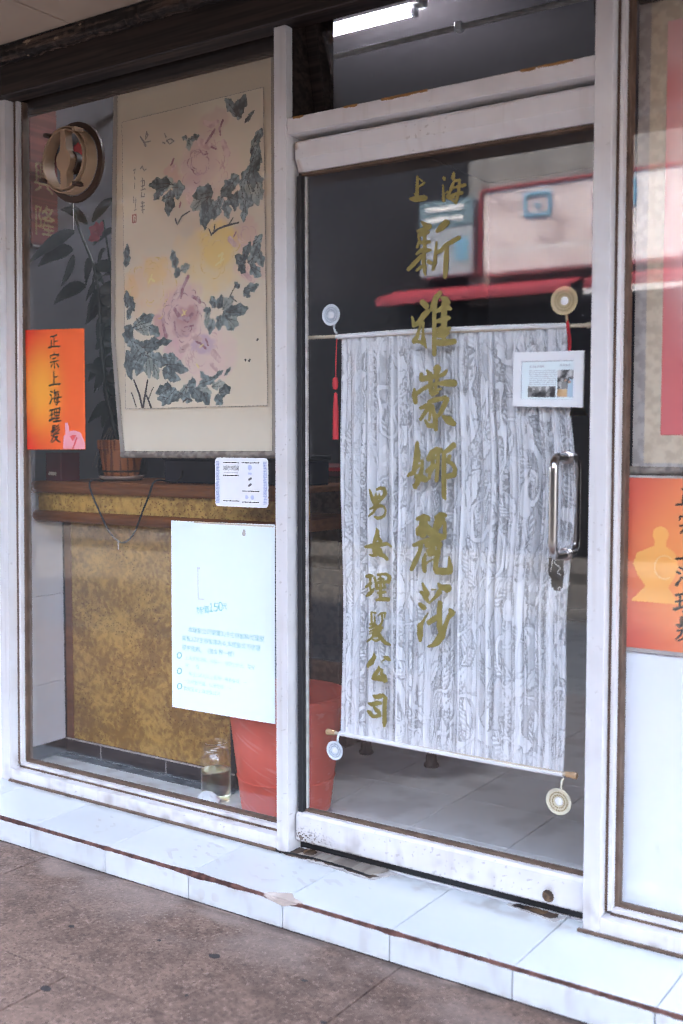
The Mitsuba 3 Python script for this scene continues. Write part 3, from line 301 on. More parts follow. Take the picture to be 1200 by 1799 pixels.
def tile_color(p, n, uv):
    k = cell_rand(dr.floor(p.x / 0.33), dr.floor((p.y + 0.3) / 0.33), 3)
    c = c3((0.80, 0.815, 0.815), (0.85, 0.865, 0.865), k)
    scuff = smoothstep(0.70, 0.80, noise(p.x * 45 + p.y * 60, p.y * 30 - p.x * 20, p.z * 40)) * smoothstep(0.55, 0.75, fbm(p.x * 7, p.y * 7, p.z * 5, 3))
    c = c3(c, (0.42, 0.33, 0.28), scuff * 0.18)
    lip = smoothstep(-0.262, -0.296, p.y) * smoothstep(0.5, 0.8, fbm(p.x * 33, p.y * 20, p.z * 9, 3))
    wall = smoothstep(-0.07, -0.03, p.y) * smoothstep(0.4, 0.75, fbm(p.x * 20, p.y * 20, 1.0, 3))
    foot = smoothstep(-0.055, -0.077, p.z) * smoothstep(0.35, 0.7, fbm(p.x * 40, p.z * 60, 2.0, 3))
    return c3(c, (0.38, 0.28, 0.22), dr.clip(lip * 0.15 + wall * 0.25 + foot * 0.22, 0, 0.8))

def floor_color(p, n, uv):
    k = cell_rand(dr.floor((p.x - 0.325) / 0.333), dr.floor((p.y - 0.03) / 0.336), 9)
    c = c3((0.74, 0.74, 0.75), (0.80, 0.80, 0.80), k)
    return c3(c, (0.33, 0.31, 0.3), 0.3 * smoothstep(0.45, 0.8, fbm(p.x * 7, p.y * 7, 1.0, 4)))

def pave_color(p, n, uv):
    big = fbm(p.x * 1.7 + 0.4 * p.y, p.y * 1.9, 3.0, 4)
    mid = fbm(p.x * 23 + p.y * 9, p.y * 25 - p.x * 8, 5.0, 4)
    fine = fbm(p.x * 125 + p.y * 60, p.y * 135 - p.x * 55, 1.0, 3)
    c = c3((0.068, 0.039, 0.028), (0.218, 0.135, 0.098), smoothstep(0.22, 0.78, 0.36 * big + 0.30 * mid + 0.34 * fine))
    c = c3(c, (0.30, 0.21, 0.17), smoothstep(0.68, 0.84, fine) * 0.6)
    c = c3(c, (0.030, 0.018, 0.014), smoothstep(0.62, 0.78, fbm(p.x * 150 + p.y * 60, p.y * 160 - p.x * 50, 8.0, 2)) * 0.55)
    edge = smoothstep(-0.62, -0.33, p.y) * smoothstep(0.35, 0.7, fbm(p.x * 5, p.y * 9, 2.0, 4))
    c = c3(c, (0.26, 0.195, 0.165), edge * 0.55)
    riser_dirt_shade = smoothstep(-0.335, -0.302, p.y) * smoothstep(0.25, 0.6, fbm(p.x * 12, p.y * 30, 4.0, 3))  # dirt and painted contact shade along the foot of the riser
    c = c3(c, (0.04, 0.027, 0.022), riser_dirt_shade * 0.7)
    blot = smoothstep(0.56, 0.85, fbm(p.x * 3 + 3, p.y * 3, 7.0, 4))
    return c3(c, (0.05, 0.034, 0.028), blot * 0.45)

def pave_bump(p, n, uv):
    return 0.0022 * fbm(p.x * 190 + p.y * 70, p.y * 200 - p.x * 60, 1.0, 2) + 0.003 * fbm(p.x * 30, p.y * 30, 2.0, 3)

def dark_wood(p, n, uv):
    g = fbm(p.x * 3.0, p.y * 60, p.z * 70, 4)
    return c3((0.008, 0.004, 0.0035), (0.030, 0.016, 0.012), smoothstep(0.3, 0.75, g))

def peeling(p, n, uv):
    g = fbm(p.x * 7.0, p.y * 70, p.z * 90, 4)
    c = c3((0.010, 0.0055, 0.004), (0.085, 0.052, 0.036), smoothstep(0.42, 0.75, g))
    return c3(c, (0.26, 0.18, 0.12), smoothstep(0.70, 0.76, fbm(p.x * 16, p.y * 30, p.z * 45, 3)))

def soffit_color(p, n, uv):
    c = c3((0.27, 0.20, 0.15), (0.38, 0.29, 0.215), fbm(p.x * 3, p.y * 3, 1.0, 4))
    return c3(c, (0.2, 0.14, 0.1), 0.5 * smoothstep(0.55, 0.8, fbm(p.x * 9, p.y * 2, 2.0, 3)))

def burl(p, n, uv):
    q = p.x + p.y
    wq, wz = q + 0.03 * (fbm(q * 20, p.z * 20, 3.0, 3) - 0.5), p.z + 0.03 * (fbm(q * 20, p.z * 20, 7.0, 3) - 0.5)
    a = fbm(wq * 8, wz * 8, 1.0, 4)
    b = fbm(wq * 70 + wz * 30, wz * 70 - wq * 30, 4.0, 3)
    c = c3((0.235, 0.120, 0.030), (0.46, 0.275, 0.072), smoothstep(0.28, 0.72, 0.5 * a + 0.5 * b))
    d1, d2, k = voronoi(wq * 85, wz * 85)
    eye = smoothstep(0.34, 0.12, d1) * smoothstep(0.35, 0.75, k) * smoothstep(0.38, 0.62, fbm(q * 9, p.z * 9, 9.0, 3))
    return c3(c, (0.085, 0.04, 0.012), eye * 0.75)

def moulding(p, n, uv):
    return c3((0.10, 0.032, 0.012), (0.20, 0.075, 0.026), fbm(p.x * 5, p.y * 50, p.z * 80, 3))

def paper_color(p, n, uv):
    """cream painting paper with the soft washes of the blossoms printed on it"""
    x = p.x + 0.03 * (fbm(p.x * 22, p.z * 22, 3.0, 3) - 0.5) * 2
    z = p.z + 0.03 * (fbm(p.x * 22, p.z * 22, 8.0, 3) - 0.5) * 2
    c = c3((0.595, 0.505, 0.375), (0.67, 0.585, 0.45), fbm(p.x * 5, p.z * 5, 1.0, 3))
    c = c3(c, (0.50, 0.39, 0.28), 0.5 * smoothstep(0.55, 0.75, fbm(p.x * 2.2 + 2 * p.z, p.z * 1.3, 6.0, 3)))
    for bx, bz, rx, rz, col, s in WASH:
        d = dr.square((x - bx) / rx) + dr.square((z - bz) / rz)
        c = c3(c, col, s * smoothstep(1.25, 0.35, d) * (0.62 + 0.55 * fbm(p.x * 45, p.z * 45, bx * 20, 2)))
    return c

def silk_color(p, n, uv):
    w = 0.5 + 0.5 * noise(p.x * 500, p.z * 500, 1.0)
    c = c3((0.53, 0.435, 0.31), (0.63, 0.535, 0.40), 0.6 * fbm(p.x * 4, p.z * 4, 2.0, 3) + 0.4 * w)
    lo = smoothstep(1.36, 1.22, p.z)
    return c3(c, (0.70, 0.63, 0.50), lo * 0.85)

def ink(lo, hi):
    def fn(p, n, uv):
        return c3(lo, hi, smoothstep(0.3, 0.72, fbm(p.x * 60, p.z * 60, 2.0, 3)))
    return fn

def poster_left(p, n, uv):
    u, v = (p.x + 0.378) / 0.294, (p.z - 1.171) / 0.409
    glow = smoothstep(0.62, 0.05, dr.sqrt(dr.square((u - 0.3) / 0.8) + dr.square((v - 0.5) / 0.9)))
    c = c3((0.62, 0.03, 0.012), (0.84, 0.13, 0.03), smoothstep(0.0, 0.6, u))
    return c3(c, (0.85, 0.36, 0.04), glow * 0.9)

def poster_right(p, n, uv):
    u, v = (p.x - 1.774) / 0.294, (p.z - 0.70) / 0.411
    glow = smoothstep(0.75, 0.1, dr.sqrt(dr.square((u - 0.5) / 0.9) + dr.square((v - 0.52) / 0.75)))
    c = c3((0.62, 0.10, 0.06), (0.78, 0.22, 0.09), smoothstep(0.0, 0.6, u))
    return c3(c, (0.82, 0.30, 0.09), glow * 0.9)

def lace_cover(uv):
    """how closely the lace is worked, plus painted fold shading, from the cloth's own coordinates in metres"""
    u, v = uv.x, uv.y
    band = noise(u * 40, v * 0.5, 1.0)  # light and dark streaks of the folds, painted into the cloth
    patch = smoothstep(0.38, 0.60, noise(u * 30, v * 3.0, 4.0))
    dots = smoothstep(0.46, 0.60, noise(u * 190, v * 205, 6.0))
    c = 0.40 + 0.26 * band - 0.34 * patch * dots + 0.10 * (noise(u * 260, v * 260, 8.0) - 0.5)
    wx = u + 0.020 * (fbm(u * 13, v * 13, 2.0, 2) - 0.5)
    wy = v + 0.026 * (fbm(u * 13, v * 13, 5.0, 2) - 0.5)
    for s, (cw, ch, off, L, wid) in enumerate(((0.125, 0.21, 0.0, 0.135, 0.034), (0.085, 0.15, 0.37, 0.095, 0.022))):
        gx = wx / cw + off
        fx = dr.floor(gx)
        gy = wy / ch + off * 1.7 + 0.5 * cell_rand(fx, 1.0, 2 + s)
        fy = dr.floor(gy)
        ang = 2.4 * (cell_rand(fx, fy, 3 + s) - 0.5)
        lx, ly = (gx - fx - 0.5) * cw, (gy - fy - 0.5) * ch
        x = lx * dr.cos(ang) + ly * dr.sin(ang) + 7 * dr.square(ly) * (cell_rand(fx, fy, 9 + s) - 0.5)
        y = (-lx * dr.sin(ang) + ly * dr.cos(ang)) / L + 0.5
        inside = (y > 0.02) & (y < 0.98)
        w = wid * dr.sin(3.1416 * dr.clip(y, 0.001, 0.999)) * (0.90 + 0.10 * dr.sin(y * 34))
        ax = dr.abs(x)
        body = dr.select(inside, smoothstep(w, w - 0.004, ax), 0)
        rim = dr.select(inside, smoothstep(0.0055, 0.002, dr.abs(ax - w - 0.002)), 0)
        barb = 0.5 + 0.5 * dr.sin((y * L * 0.8 - 1.2 * ax) * 6.283 / 0.015)
        solid = smoothstep(0.40, 0.50, cell_rand(fx, fy, 13 + s))
        leaf = solid * 0.74 + (1 - solid) * (0.34 + 0.42 * smoothstep(0.35, 0.7, barb)) - 0.24 * dr.select(inside, smoothstep(0.003, 0.0012, ax), 0)
        c = c * (1 - 0.50 * rim * (1 - body))
        c = c * (1 - body) + body * (leaf + 0.28 * (band - 0.5))
        # short fronds fanning from the leaf's foot
        r0, th = dr.sqrt(dr.square(x) + dr.square((y - 0.04) * L)), dr.atan2(x, -(y - 0.04) * L)
        frond = smoothstep(0.45, 0.8, dr.abs(dr.sin(th * 5))) * smoothstep(0.050, 0.040, r0) * smoothstep(0.006, 0.012, r0) * smoothstep(1.5, 1.3, dr.abs(th))
        c = c * (1 - frond) + 0.76 * frond
    q = dr.abs(fbm(u * 9, v * 7.5, 9.0, 2) - 0.5)
    c = c * (1 - 0.32 * smoothstep(0.048, 0.034, q))
    c = dr.maximum(c, 0.80 * smoothstep(0.024, 0.014, q))
    pleat = smoothstep(0.62, 0.74, noise(u * 66, v * 0.25, 21.0))  # pleats lightened and the gaps beside them darkened in the colour
    gap = smoothstep(0.60, 0.74, noise(u * 66 + 0.5, v * 0.25, 21.0)) * (1 - pleat)
    c = c * (1 - 0.34 * gap)
    c = c * (1 - 0.60 * pleat) + 0.60 * pleat * (0.66 + 0.25 * c)
    hem = dr.maximum(smoothstep(0.045, 0.03, v), smoothstep(1.095, 1.112, v))
    return dr.clip(c * (1 - 0.45 * hem) + 0.30 * hem, 0.05, 1.0)

def lace_opacity(p, n, uv):
    return dr.clip(0.70 + 0.3 * lace_cover(uv), 0.0, 1.0)

def lace_color(p, n, uv):
    return c3((0.35, 0.355, 0.37), (0.79, 0.80, 0.82), smoothstep(0.0, 0.76, lace_cover(uv)))

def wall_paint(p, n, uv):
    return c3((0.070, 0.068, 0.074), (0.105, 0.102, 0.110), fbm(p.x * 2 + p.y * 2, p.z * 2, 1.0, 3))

def concrete(p, n, uv):
    c = c3((0.16, 0.155, 0.15), (0.30, 0.29, 0.28), fbm(p.x * 0.8, p.y * 0.8, p.z * 0.8, 4))
    return c3(c, (0.08, 0.08, 0.08), 0.6 * smoothstep(0.5, 0.75, fbm(p.x * 2.5, p.y * 2.5, p.z * 0.35, 3)))

def dark_concrete(p, n, uv):
    return c3((0.016, 0.017, 0.021), (0.042, 0.043, 0.050), fbm(p.x * 0.9, p.y * 0.9, p.z * 0.9, 4))

def asphalt(p, n, uv):
    return c3((0.04, 0.04, 0.042), (0.085, 0.083, 0.08), 0.5 * fbm(p.x * 2, p.y * 2, 1.0, 4) + 0.5 * noise(p.x * 90, p.y * 90, 2.0))

def sign_color(p, n, uv):
    c = c3((0.50, 0.40, 0.41), (0.76, 0.66, 0.67), smoothstep(0.2, 0.7, fbm(p.x * 5, p.z * 5, 1.0, 4)))
    c = c3(c, (0.80, 0.80, 0.82), smoothstep(-1.55, -1.25, p.x))
    return c3(c, (0.8, 0.8, 0.82), smoothstep(0.022, 0.012, dr.abs(p.z - 3.34)))

def steel_color(p, n, uv):
    return c3((0.40, 0.37, 0.36), (0.50, 0.47, 0.45), fbm(p.x * 40, p.y * 40, p.z * 6, 3))

def bucket_color(p, n, uv):
    c = c3((0.55, 0.075, 0.045), (0.64, 0.125, 0.085), fbm(p.x * 8, p.y * 8, p.z * 8, 3))
    scratch = smoothstep(0.55, 0.85, fbm(p.x * 30 + p.z * 60, p.y * 30, p.z * 12, 3))
    return c3(c, (0.72, 0.32, 0.28), scratch * 0.35)

def pot_color(p, n, uv):
    s = smoothstep(0.55, 0.75, noise(p.x * 130 + p.y * 90, p.z * 10, 2.0))
    return c3((0.42, 0.15, 0.05), (0.12, 0.035, 0.015), s * 0.8)

def leaf_color(p, n, uv):
    return c3((0.004, 0.009, 0.006), (0.014, 0.028, 0.015), fbm(p.x * 30, p.y * 30, p.z * 12, 3))

def scroll2_color(p, n, uv):
    c = c3((0.58, 0.11, 0.12), (0.66, 0.20, 0.19), fbm(p.x * 6, p.z * 3, 2.0, 4))
    return c3(c, (0.70, 0.42, 0.40), smoothstep(0.45, 0.7, fbm(p.x * 4, p.z * 2.2, 5.0, 3)) * smoothstep(1.35, 1.6, p.z))

def rust(p, n, uv):
    return c3((0.10, 0.04, 0.015), (0.42, 0.21, 0.06), fbm(p.x * 60, p.z * 80, 1.0, 3))

def leaf_ink(lo, hi):
    def fn(p, n, uv):
        t = 0.55 * fbm(p.x * 42 + p.z * 25, p.z * 42 - p.x * 20, 2.0, 3) + 0.45 * noise(p.x * 120 + p.z * 60, p.z * 110 - p.x * 50, 4.0)
        return mi.Color3f(0.88, 1.04, 1.0) * (lo + (hi - lo) * smoothstep(0.25, 0.78, t))
    return fn

WASH = (
    (0.455, 2.01, 0.135, 0.13, (0.653, 0.503, 0.417), 0.7),
    (0.41, 2.06, 0.085, 0.085, (0.560, 0.402, 0.362), 0.65),
    (0.47, 2.155, 0.06, 0.05, (0.575, 0.410, 0.339), 0.65),
    (0.37, 1.98, 0.05, 0.06, (0.544, 0.355, 0.354), 0.55),
    (0.3, 2.02, 0.03, 0.05, (0.575, 0.355, 0.300), 0.6),
    (0.46, 1.76, 0.135, 0.125, (0.685, 0.527, 0.268), 0.8),
    (0.485, 1.79, 0.085, 0.08, (0.700, 0.511, 0.167), 0.95),
    (0.35, 1.79, 0.07, 0.06, (0.669, 0.511, 0.292), 0.6),
    (0.2, 1.69, 0.13, 0.11, (0.669, 0.472, 0.300), 0.75),
    (0.215, 1.74, 0.05, 0.05, (0.685, 0.480, 0.198), 0.75),
    (0.1, 1.7, 0.05, 0.05, (0.685, 0.456, 0.229), 0.7),
    (0.325, 1.6, 0.1, 0.11, (0.591, 0.371, 0.370), 0.75),
    (0.345, 1.575, 0.05, 0.05, (0.466, 0.277, 0.268), 0.8),
    (0.375, 1.6, 0.055, 0.03, (0.466, 0.238, 0.237), 0.7),
    (0.42, 1.47, 0.12, 0.1, (0.661, 0.472, 0.432), 0.75),
    (0.42, 1.5, 0.05, 0.035, (0.474, 0.332, 0.424), 0.75),
    (0.3, 1.485, 0.045, 0.045, (0.622, 0.378, 0.385), 0.7),
    (0.59, 1.81, 0.05, 0.05, (0.607, 0.394, 0.331), 0.6),
    (0.6, 1.7, 0.05, 0.04, (0.653, 0.464, 0.393), 0.7),
    (0.23, 1.55, 0.04, 0.05, (0.529, 0.261, 0.268), 0.75),
)

mat("m_frame", frame_color, 0.42)
mat("m_rail", rail_color, 0.38)
mat("m_sealant", sealant, 0.8)
scene["m_tile"] = {"type": "roughplastic", "alpha": 0.12, "diffuse_reflectance": mikit.proc(tile_color), "nonlinear": True}
scene["m_floor"] = {"type": "roughplastic", "alpha": 0.10, "diffuse_reflectance": mikit.proc(floor_color)}
mat("m_black_tile", (0.018, 0.018, 0.022), 0.25)
mat("m_wall_tile", (0.62, 0.62, 0.65), 0.25)
mat("m_grout", ink((0.045, 0.017, 0.012), (0.125, 0.052, 0.038)), 0.9)
mat("m_grey_grout", (0.022, 0.018, 0.017), 0.9)
mat("m_mortar", ink((0.42, 0.34, 0.29), (0.56, 0.48, 0.42)), 0.9)
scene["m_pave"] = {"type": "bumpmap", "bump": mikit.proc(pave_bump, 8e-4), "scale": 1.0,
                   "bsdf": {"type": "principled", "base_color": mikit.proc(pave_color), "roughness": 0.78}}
mat("m_gum", (0.032, 0.025, 0.024), 0.6)
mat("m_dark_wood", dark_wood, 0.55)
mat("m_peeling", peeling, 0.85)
mat("m_soffit", soffit_color, 0.8)
mat("m_burl", burl, 0.3)
mat("m_moulding", moulding, 0.28)
mat("m_paper", paper_color, 0.75)
mat("m_silk", silk_color, 0.7)
mat("m_silk_edge", (0.30, 0.265, 0.225), 0.8)
mat("m_leaf0", leaf_ink(0.070, 0.20), 0.8)
mat("m_leaf1", leaf_ink(0.115, 0.30), 0.8)
mat("m_leaf2", ink((0.22, 0.25, 0.22), (0.36, 0.38, 0.33)), 0.8)
mat("m_ink", (0.07, 0.06, 0.055), 0.8)
mat("m_plum", ink((0.32, 0.16, 0.18), (0.50, 0.33, 0.33)), 0.8)
mat("m_rose", ink((0.52, 0.34, 0.31), (0.64, 0.48, 0.42)), 0.8)
mat("m_wash_yellow", ink((0.60, 0.42, 0.16), (0.68, 0.52, 0.28)), 0.8)
mat("m_stamen", (0.70, 0.58, 0.26), 0.8)
mat("m_wash_ink", (0.26, 0.23, 0.21), 0.8)
mat("m_seal", (0.40, 0.18, 0.15), 0.8)
mat("m_poster_left", poster_left, 0.45)
mat("m_poster_right", poster_right, 0.45)
mat("m_poster_ink", (0.018, 0.012, 0.01), 0.6)
mat("m_pink", (0.80, 0.33, 0.36), 0.5)
mat("m_pink_line", (0.70, 0.10, 0.10), 0.5)
mat("m_amber", (0.83, 0.40, 0.10), 0.5)
mat("m_amber_line", (0.85, 0.5, 0.2), 0.5)
mat("m_gold", ink((0.215, 0.175, 0.050), (0.255, 0.21, 0.065)), 0.45, metallic=0.25)
mat("m_white_paper", (0.73, 0.82, 0.83), 0.6)
mat("m_print_teal", (0.24, 0.50, 0.44), 0.6)
mat("m_print_faint", (0.45, 0.64, 0.60), 0.6)
mat("m_print_green", (0.16, 0.50, 0.44), 0.6)
mat("m_print_dark", (0.05, 0.05, 0.06), 0.6)
mat("m_print_grey", (0.50, 0.51, 0.54), 0.6)
mat("m_print_blue", (0.30, 0.36, 0.62), 0.6)
mat("m_print_palebl", (0.50, 0.55, 0.75), 0.6)
mat("m_white_plastic", (0.80, 0.81, 0.82), 0.3)
scene["m_glass"] = {"type": "thindielectric", "int_ior": 1.60}
scene["m_jar"] = {"type": "thindielectric", "int_ior": 1.6}
scene["m_water"] = {"type": "dielectric", "int_ior": 1.33, "specular_transmittance": rgb(0.95, 0.96, 0.80)}
scene["m_lace"] = {"type": "mask", "opacity": mikit.proc(lace_opacity),
                   "bsdf": {"type": "twosided", "bsdf": {"type": "diffuse", "reflectance": mikit.proc(lace_color)}}}
mat("m_thread", (0.72, 0.72, 0.72), 0.9)
mat("m_rod", (0.52, 0.44, 0.32), 0.4)
mat("m_rod_wood", (0.42, 0.26, 0.13), 0.5)
mat("m_cup_white", (0.66, 0.70, 0.74), 0.3)
mat("m_cup_yellow", (0.52, 0.42, 0.24), 0.35)
mat("m_cup_cream", (0.66, 0.62, 0.48), 0.35)
mat("m_ring_blue", (0.36, 0.42, 0.48), 0.3)
mat("m_ring_tan", (0.40, 0.31, 0.17), 0.35)
mat("m_red_cord", (0.50, 0.02, 0.03), 0.7)
scene["m_steel"] = {"type": "principled", "base_color": mikit.proc(steel_color), "metallic": 1.0, "roughness": 0.16}
scene["m_brass"] = {"type": "principled", "base_color": rgb(0.62, 0.42, 0.12), "metallic": 0.45, "roughness": 0.3}
mat("m_bucket", bucket_color, 0.4)
mat("m_pot", pot_color, 0.3)
mat("m_saucer", (0.50, 0.42, 0.36), 0.35)
mat("m_leaf", leaf_color, 0.4)
mat("m_flower", (0.30, 0.05, 0.06), 0.6)
mat("m_bright_red", (0.55, 0.01, 0.03), 0.6)
mat("m_cable", (0.012, 0.012, 0.013), 0.45)
mat("m_black", (0.012, 0.012, 0.016), 0.5)
mat("m_navy", (0.012, 0.014, 0.028), 0.5)
mat("m_maroon", (0.10, 0.025, 0.03), 0.45)
mat("m_vent", (0.34, 0.225, 0.14), 0.4)
mat("m_vent_dark", (0.045, 0.024, 0.016), 0.5)
mat("m_wall", wall_paint, 0.8)
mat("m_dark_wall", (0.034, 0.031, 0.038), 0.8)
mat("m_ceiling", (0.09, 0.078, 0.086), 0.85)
mat("m_red_scroll", ink((0.10, 0.018, 0.012), (0.17, 0.03, 0.02)), 0.7)
mat("m_old_gold", ink((0.16, 0.09, 0.03), (0.27, 0.17, 0.06)), 0.5)
mat("m_brown", ink((0.045, 0.022, 0.014), (0.085, 0.045, 0.03)), 0.4)
mat("m_scroll_pink", scroll2_color, 0.75)
mat("m_scroll_cream", ink((0.50, 0.42, 0.31), (0.58, 0.50, 0.38)), 0.75)
mat("m_scroll_grey", ink((0.34, 0.31, 0.29), (0.45, 0.42, 0.39)), 0.75)
mat("m_roller", ink((0.16, 0.13, 0.11), (0.28, 0.24, 0.2)), 0.6)
mat("m_board", (0.74, 0.77, 0.81), 0.5)
mat("m_rust", rust, 0.85)
mat("m_concrete", concrete, 0.85)
mat("m_dark_concrete", dark_concrete, 1.0, specular=0.05)
mat("m_asphalt", asphalt, 0.85)
mat("m_kerb", (0.09, 0.088, 0.085), 0.85)
mat("m_sign", sign_color, 0.5)
mat("m_sign_red", (0.30, 0.04, 0.06), 0.5)
mat("m_sign_blue", (0.16, 0.38, 0.55), 0.5)
mat("m_sign_pale", ink((0.30, 0.34, 0.38), (0.42, 0.45, 0.50)), 0.7)
mat("m_teal", (0.14, 0.22, 0.26), 0.5)
mat("m_dark_window", (0.012, 0.013, 0.016), 0.35, specular=0.15)
mat("m_paint_white", (0.78, 0.78, 0.78), 0.6)
mat("m_photo_grey", ink((0.03, 0.03, 0.03), (0.62, 0.62, 0.6)), 0.4)
mat("m_photo_dark", ink((0.02, 0.02, 0.02), (0.25, 0.25, 0.24)), 0.4)
mat("m_photo_sky", (0.42, 0.56, 0.66), 0.4)
mat("m_photo_tan", ink((0.45, 0.25, 0.10), (0.66, 0.46, 0.24)), 0.4)
mat("m_skin", (0.45, 0.28, 0.2), 0.5)
mat("m_crumple", (0.62, 0.66, 0.66), 0.35)
mat("m_lock", ink((0.035, 0.02, 0.012), (0.13, 0.075, 0.04)), 0.6)
mat("m_grime", ink((0.014, 0.009, 0.007), (0.07, 0.045, 0.032)), 0.85)
mat("m_rubber", (0.012, 0.012, 0.013), 0.55)

# ------------------------------------------------------------------ ground, step, floors
def sheet(x0, x1, y0, y1, z, nx=1, ny=1):
    xs, ys = np.linspace(x0, x1, nx + 1), np.linspace(y0, y1, ny + 1)
    X, Y = np.meshgrid(xs, ys)
    v = np.c_[X.ravel(), Y.ravel(), np.full(X.size, z)]
    i, j = np.meshgrid(np.arange(ny), np.arange(nx), indexing="ij")
    a = i * (nx + 1) + j
    q = np.stack([a, a + 1, a + nx + 2, a + nx + 1], -1).reshape(-1, 4)
    return v, q

setting("ground", sheet(-150, 150, -150, 150, -0.30), "m_asphalt")
setting("road", box(-60, 60, -7.6, -2.75, -0.29, -0.20), "m_asphalt")
setting("kerb", box(-40, 40, -2.75, -2.60, -0.29, -0.08, 0.008), "m_kerb")
setting("far_pavement", box(-60, 60, -9.4, -7.6, -0.29, -0.09), "m_asphalt")
# pavement: slabs with open joints
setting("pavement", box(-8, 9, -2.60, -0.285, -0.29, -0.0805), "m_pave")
for ya, yb, j0 in ((-2.60, -0.7925, 0.72), (-0.7885, -0.2995, 1.357)):
    for k in range(-7, 7):
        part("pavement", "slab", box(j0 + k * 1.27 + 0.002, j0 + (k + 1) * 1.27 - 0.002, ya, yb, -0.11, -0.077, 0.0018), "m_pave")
gm = []
for gx, gy, r in ((0.946, -0.517, 0.017), (0.727, -0.863, 0.017), (1.204, -0.491, 0.009), (0.524, -0.602, 0.010), (0.772, -0.530, 0.006), (1.02, -0.70, 0.006), (1.35, -0.62, 0.008)):
    a = np.linspace(0, 2 * np.pi, 25)[:-1]
    rr = r * (0.55 + 0.8 * meshkit.fbm(np.c_[np.cos(a) * 1.5 + gx * 40, np.sin(a) * 1.5, a * 0], 3, 2))
    part("pavement", "gum_spot", flat(Polygon(np.c_[gx + rr * np.cos(a), gy + 0.75 * rr * np.sin(a)]), -0.0772, 0.0009), "m_gum")

step = "entrance_step"
setting(step, box(-3.0, 5.0, -0.290, 0.55, -0.29, -0.010), "m_grey_grout")
PITCH = 0.33
for k in range(-8, 15):
    x0, x1 = k * PITCH + 0.0015, (k + 1) * PITCH - 0.0015
    dz = float(rng.normal(0, 0.0003))
    part(step, "tread_tile", box(x0, x1, -0.2908, 0.022, -0.0105, dz, 0.0012), "m_tile")
    part(step, "riser_tile", box(x0, x1, -0.2972 + float(rng.normal(0, 0.0003)), -0.285, -0.0765, -0.0062, 0.0012), "m_tile")
# the red-brown bead of old mortar along the nosing, broken here and there
xs = np.arange(-2.6, 4.6, 0.004)
chip = 0.0034 * np.clip(meshkit.fbm(np.c_[xs * 9, xs * 0, xs * 0], 4, 5) - 0.60, 0, 1) / 0.2
w1 = 0.0009 * (meshkit.fbm(np.c_[xs * 90, xs * 0, xs * 0 + 3], 3, 9) - 0.5) * 2
w2 = 0.0009 * (meshkit.fbm(np.c_[xs * 90, xs * 0, xs * 0 + 7], 3, 13) - 0.5) * 2
V, F = [], []
for x, a, b, d in zip(xs, w1, w2, chip):
    V += [(x, -0.2888 + d, 0.0002 + 0.25 * d), (x, -0.2906 + d * 0.6, 0.0008 + 0.3 * a), (x, -0.2936 + b * 0.5, -0.0006 + a), (x, -0.2964 - 0.2 * d, -0.0038 + b), (x, -0.2976 - 0.2 * d, -0.0064 + a - d), (x, -0.2950, -0.0072 - d)]
for i in range(len(xs) - 1):
    for j in range(5):
        p, q = i * 6 + j, (i + 1) * 6 + j
        F += [[p, q, q + 1], [p, q + 1, p + 1]]
part(step, "nosing_mortar", trimesh.Trimesh(V, F, process=False), "m_grout", label="red-brown mortar bead along the front edge of the white step")
pts = [(0.929, -0.2965), (0.935, -0.283), (0.955, -0.272), (0.975, -0.262), (0.990, -0.255), (1.0, -0.262), (1.012, -0.276), (1.035, -0.282), (1.05, -0.288), (1.03, -0.294), (1.0, -0.2965)]
part(step, "mortar_patch", flat(Polygon(pts), -0.001, 0.0042), "m_mortar", label="beige mortar patch on a chipped tile corner")
part(step, "mortar_patch", upright(Polygon([(0.93, -0.0015), (1.04, -0.0005), (1.008, -0.011), (0.992, -0.016), (0.97, -0.012), (0.945, -0.008)]), -0.2965, 0.003), "m_mortar")

setting("shop_floor", box(-1.2, 3.4, 0.03, 5.0, -0.29, -0.012), "m_grey_grout")
for i in range(-4, 9):
    for j in range(0, 13):
        x0, y0 = 0.3225 + i * 0.3325, 0.031 + j * 0.3345
        if x0 > 3.3 or x0 < -1.15: continue
        part("shop_floor", "floor_tile", box(x0 + 0.0015, x0 + 0.3310, y0 + 0.0015, y0 + 0.3330, -0.013, float(rng.normal(0, 0.0002)), 0.001), "m_floor")

for i in range(5):
    x0 = -0.672 + i * 0.333
    part("shop_floor", "display_tile", box(max(x0, -0.528) + 0.001, min(x0 + 0.332, 0.7655), 0.051, 0.2685, 0.0004, 0.0028, 0.0008), "m_tile")
# ------------------------------------------------------------------ room shell
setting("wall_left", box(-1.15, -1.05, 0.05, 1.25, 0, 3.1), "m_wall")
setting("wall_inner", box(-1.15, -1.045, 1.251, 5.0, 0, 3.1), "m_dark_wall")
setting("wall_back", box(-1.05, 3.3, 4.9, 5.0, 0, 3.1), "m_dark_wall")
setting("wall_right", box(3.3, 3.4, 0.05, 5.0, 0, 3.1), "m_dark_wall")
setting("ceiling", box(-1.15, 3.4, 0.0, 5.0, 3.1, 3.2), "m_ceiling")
pier = thing("tiled_pier", "low pier faced with pale grey tiles at the left end of the wood counter", "wall")
part(pier, "core", box(-0.80, -0.539, 0.05, 0.62, 0.0, 1.02), "m_grey_grout")
for z0, z1 in ((0.058, 0.285), (0.2865, 0.62), (0.6215, 0.955), (0.9565, 1.02)):
    part(pier, "wall_tile", box(-0.539, -0.532, 0.051, 0.322, z0, z1, 0.0008), "m_wall_tile")
part(pier, "skirting_tile", box(-0.539, -0.529, 0.051, 0.3205, 0.003, 0.0565, 0.001), "m_black_tile")

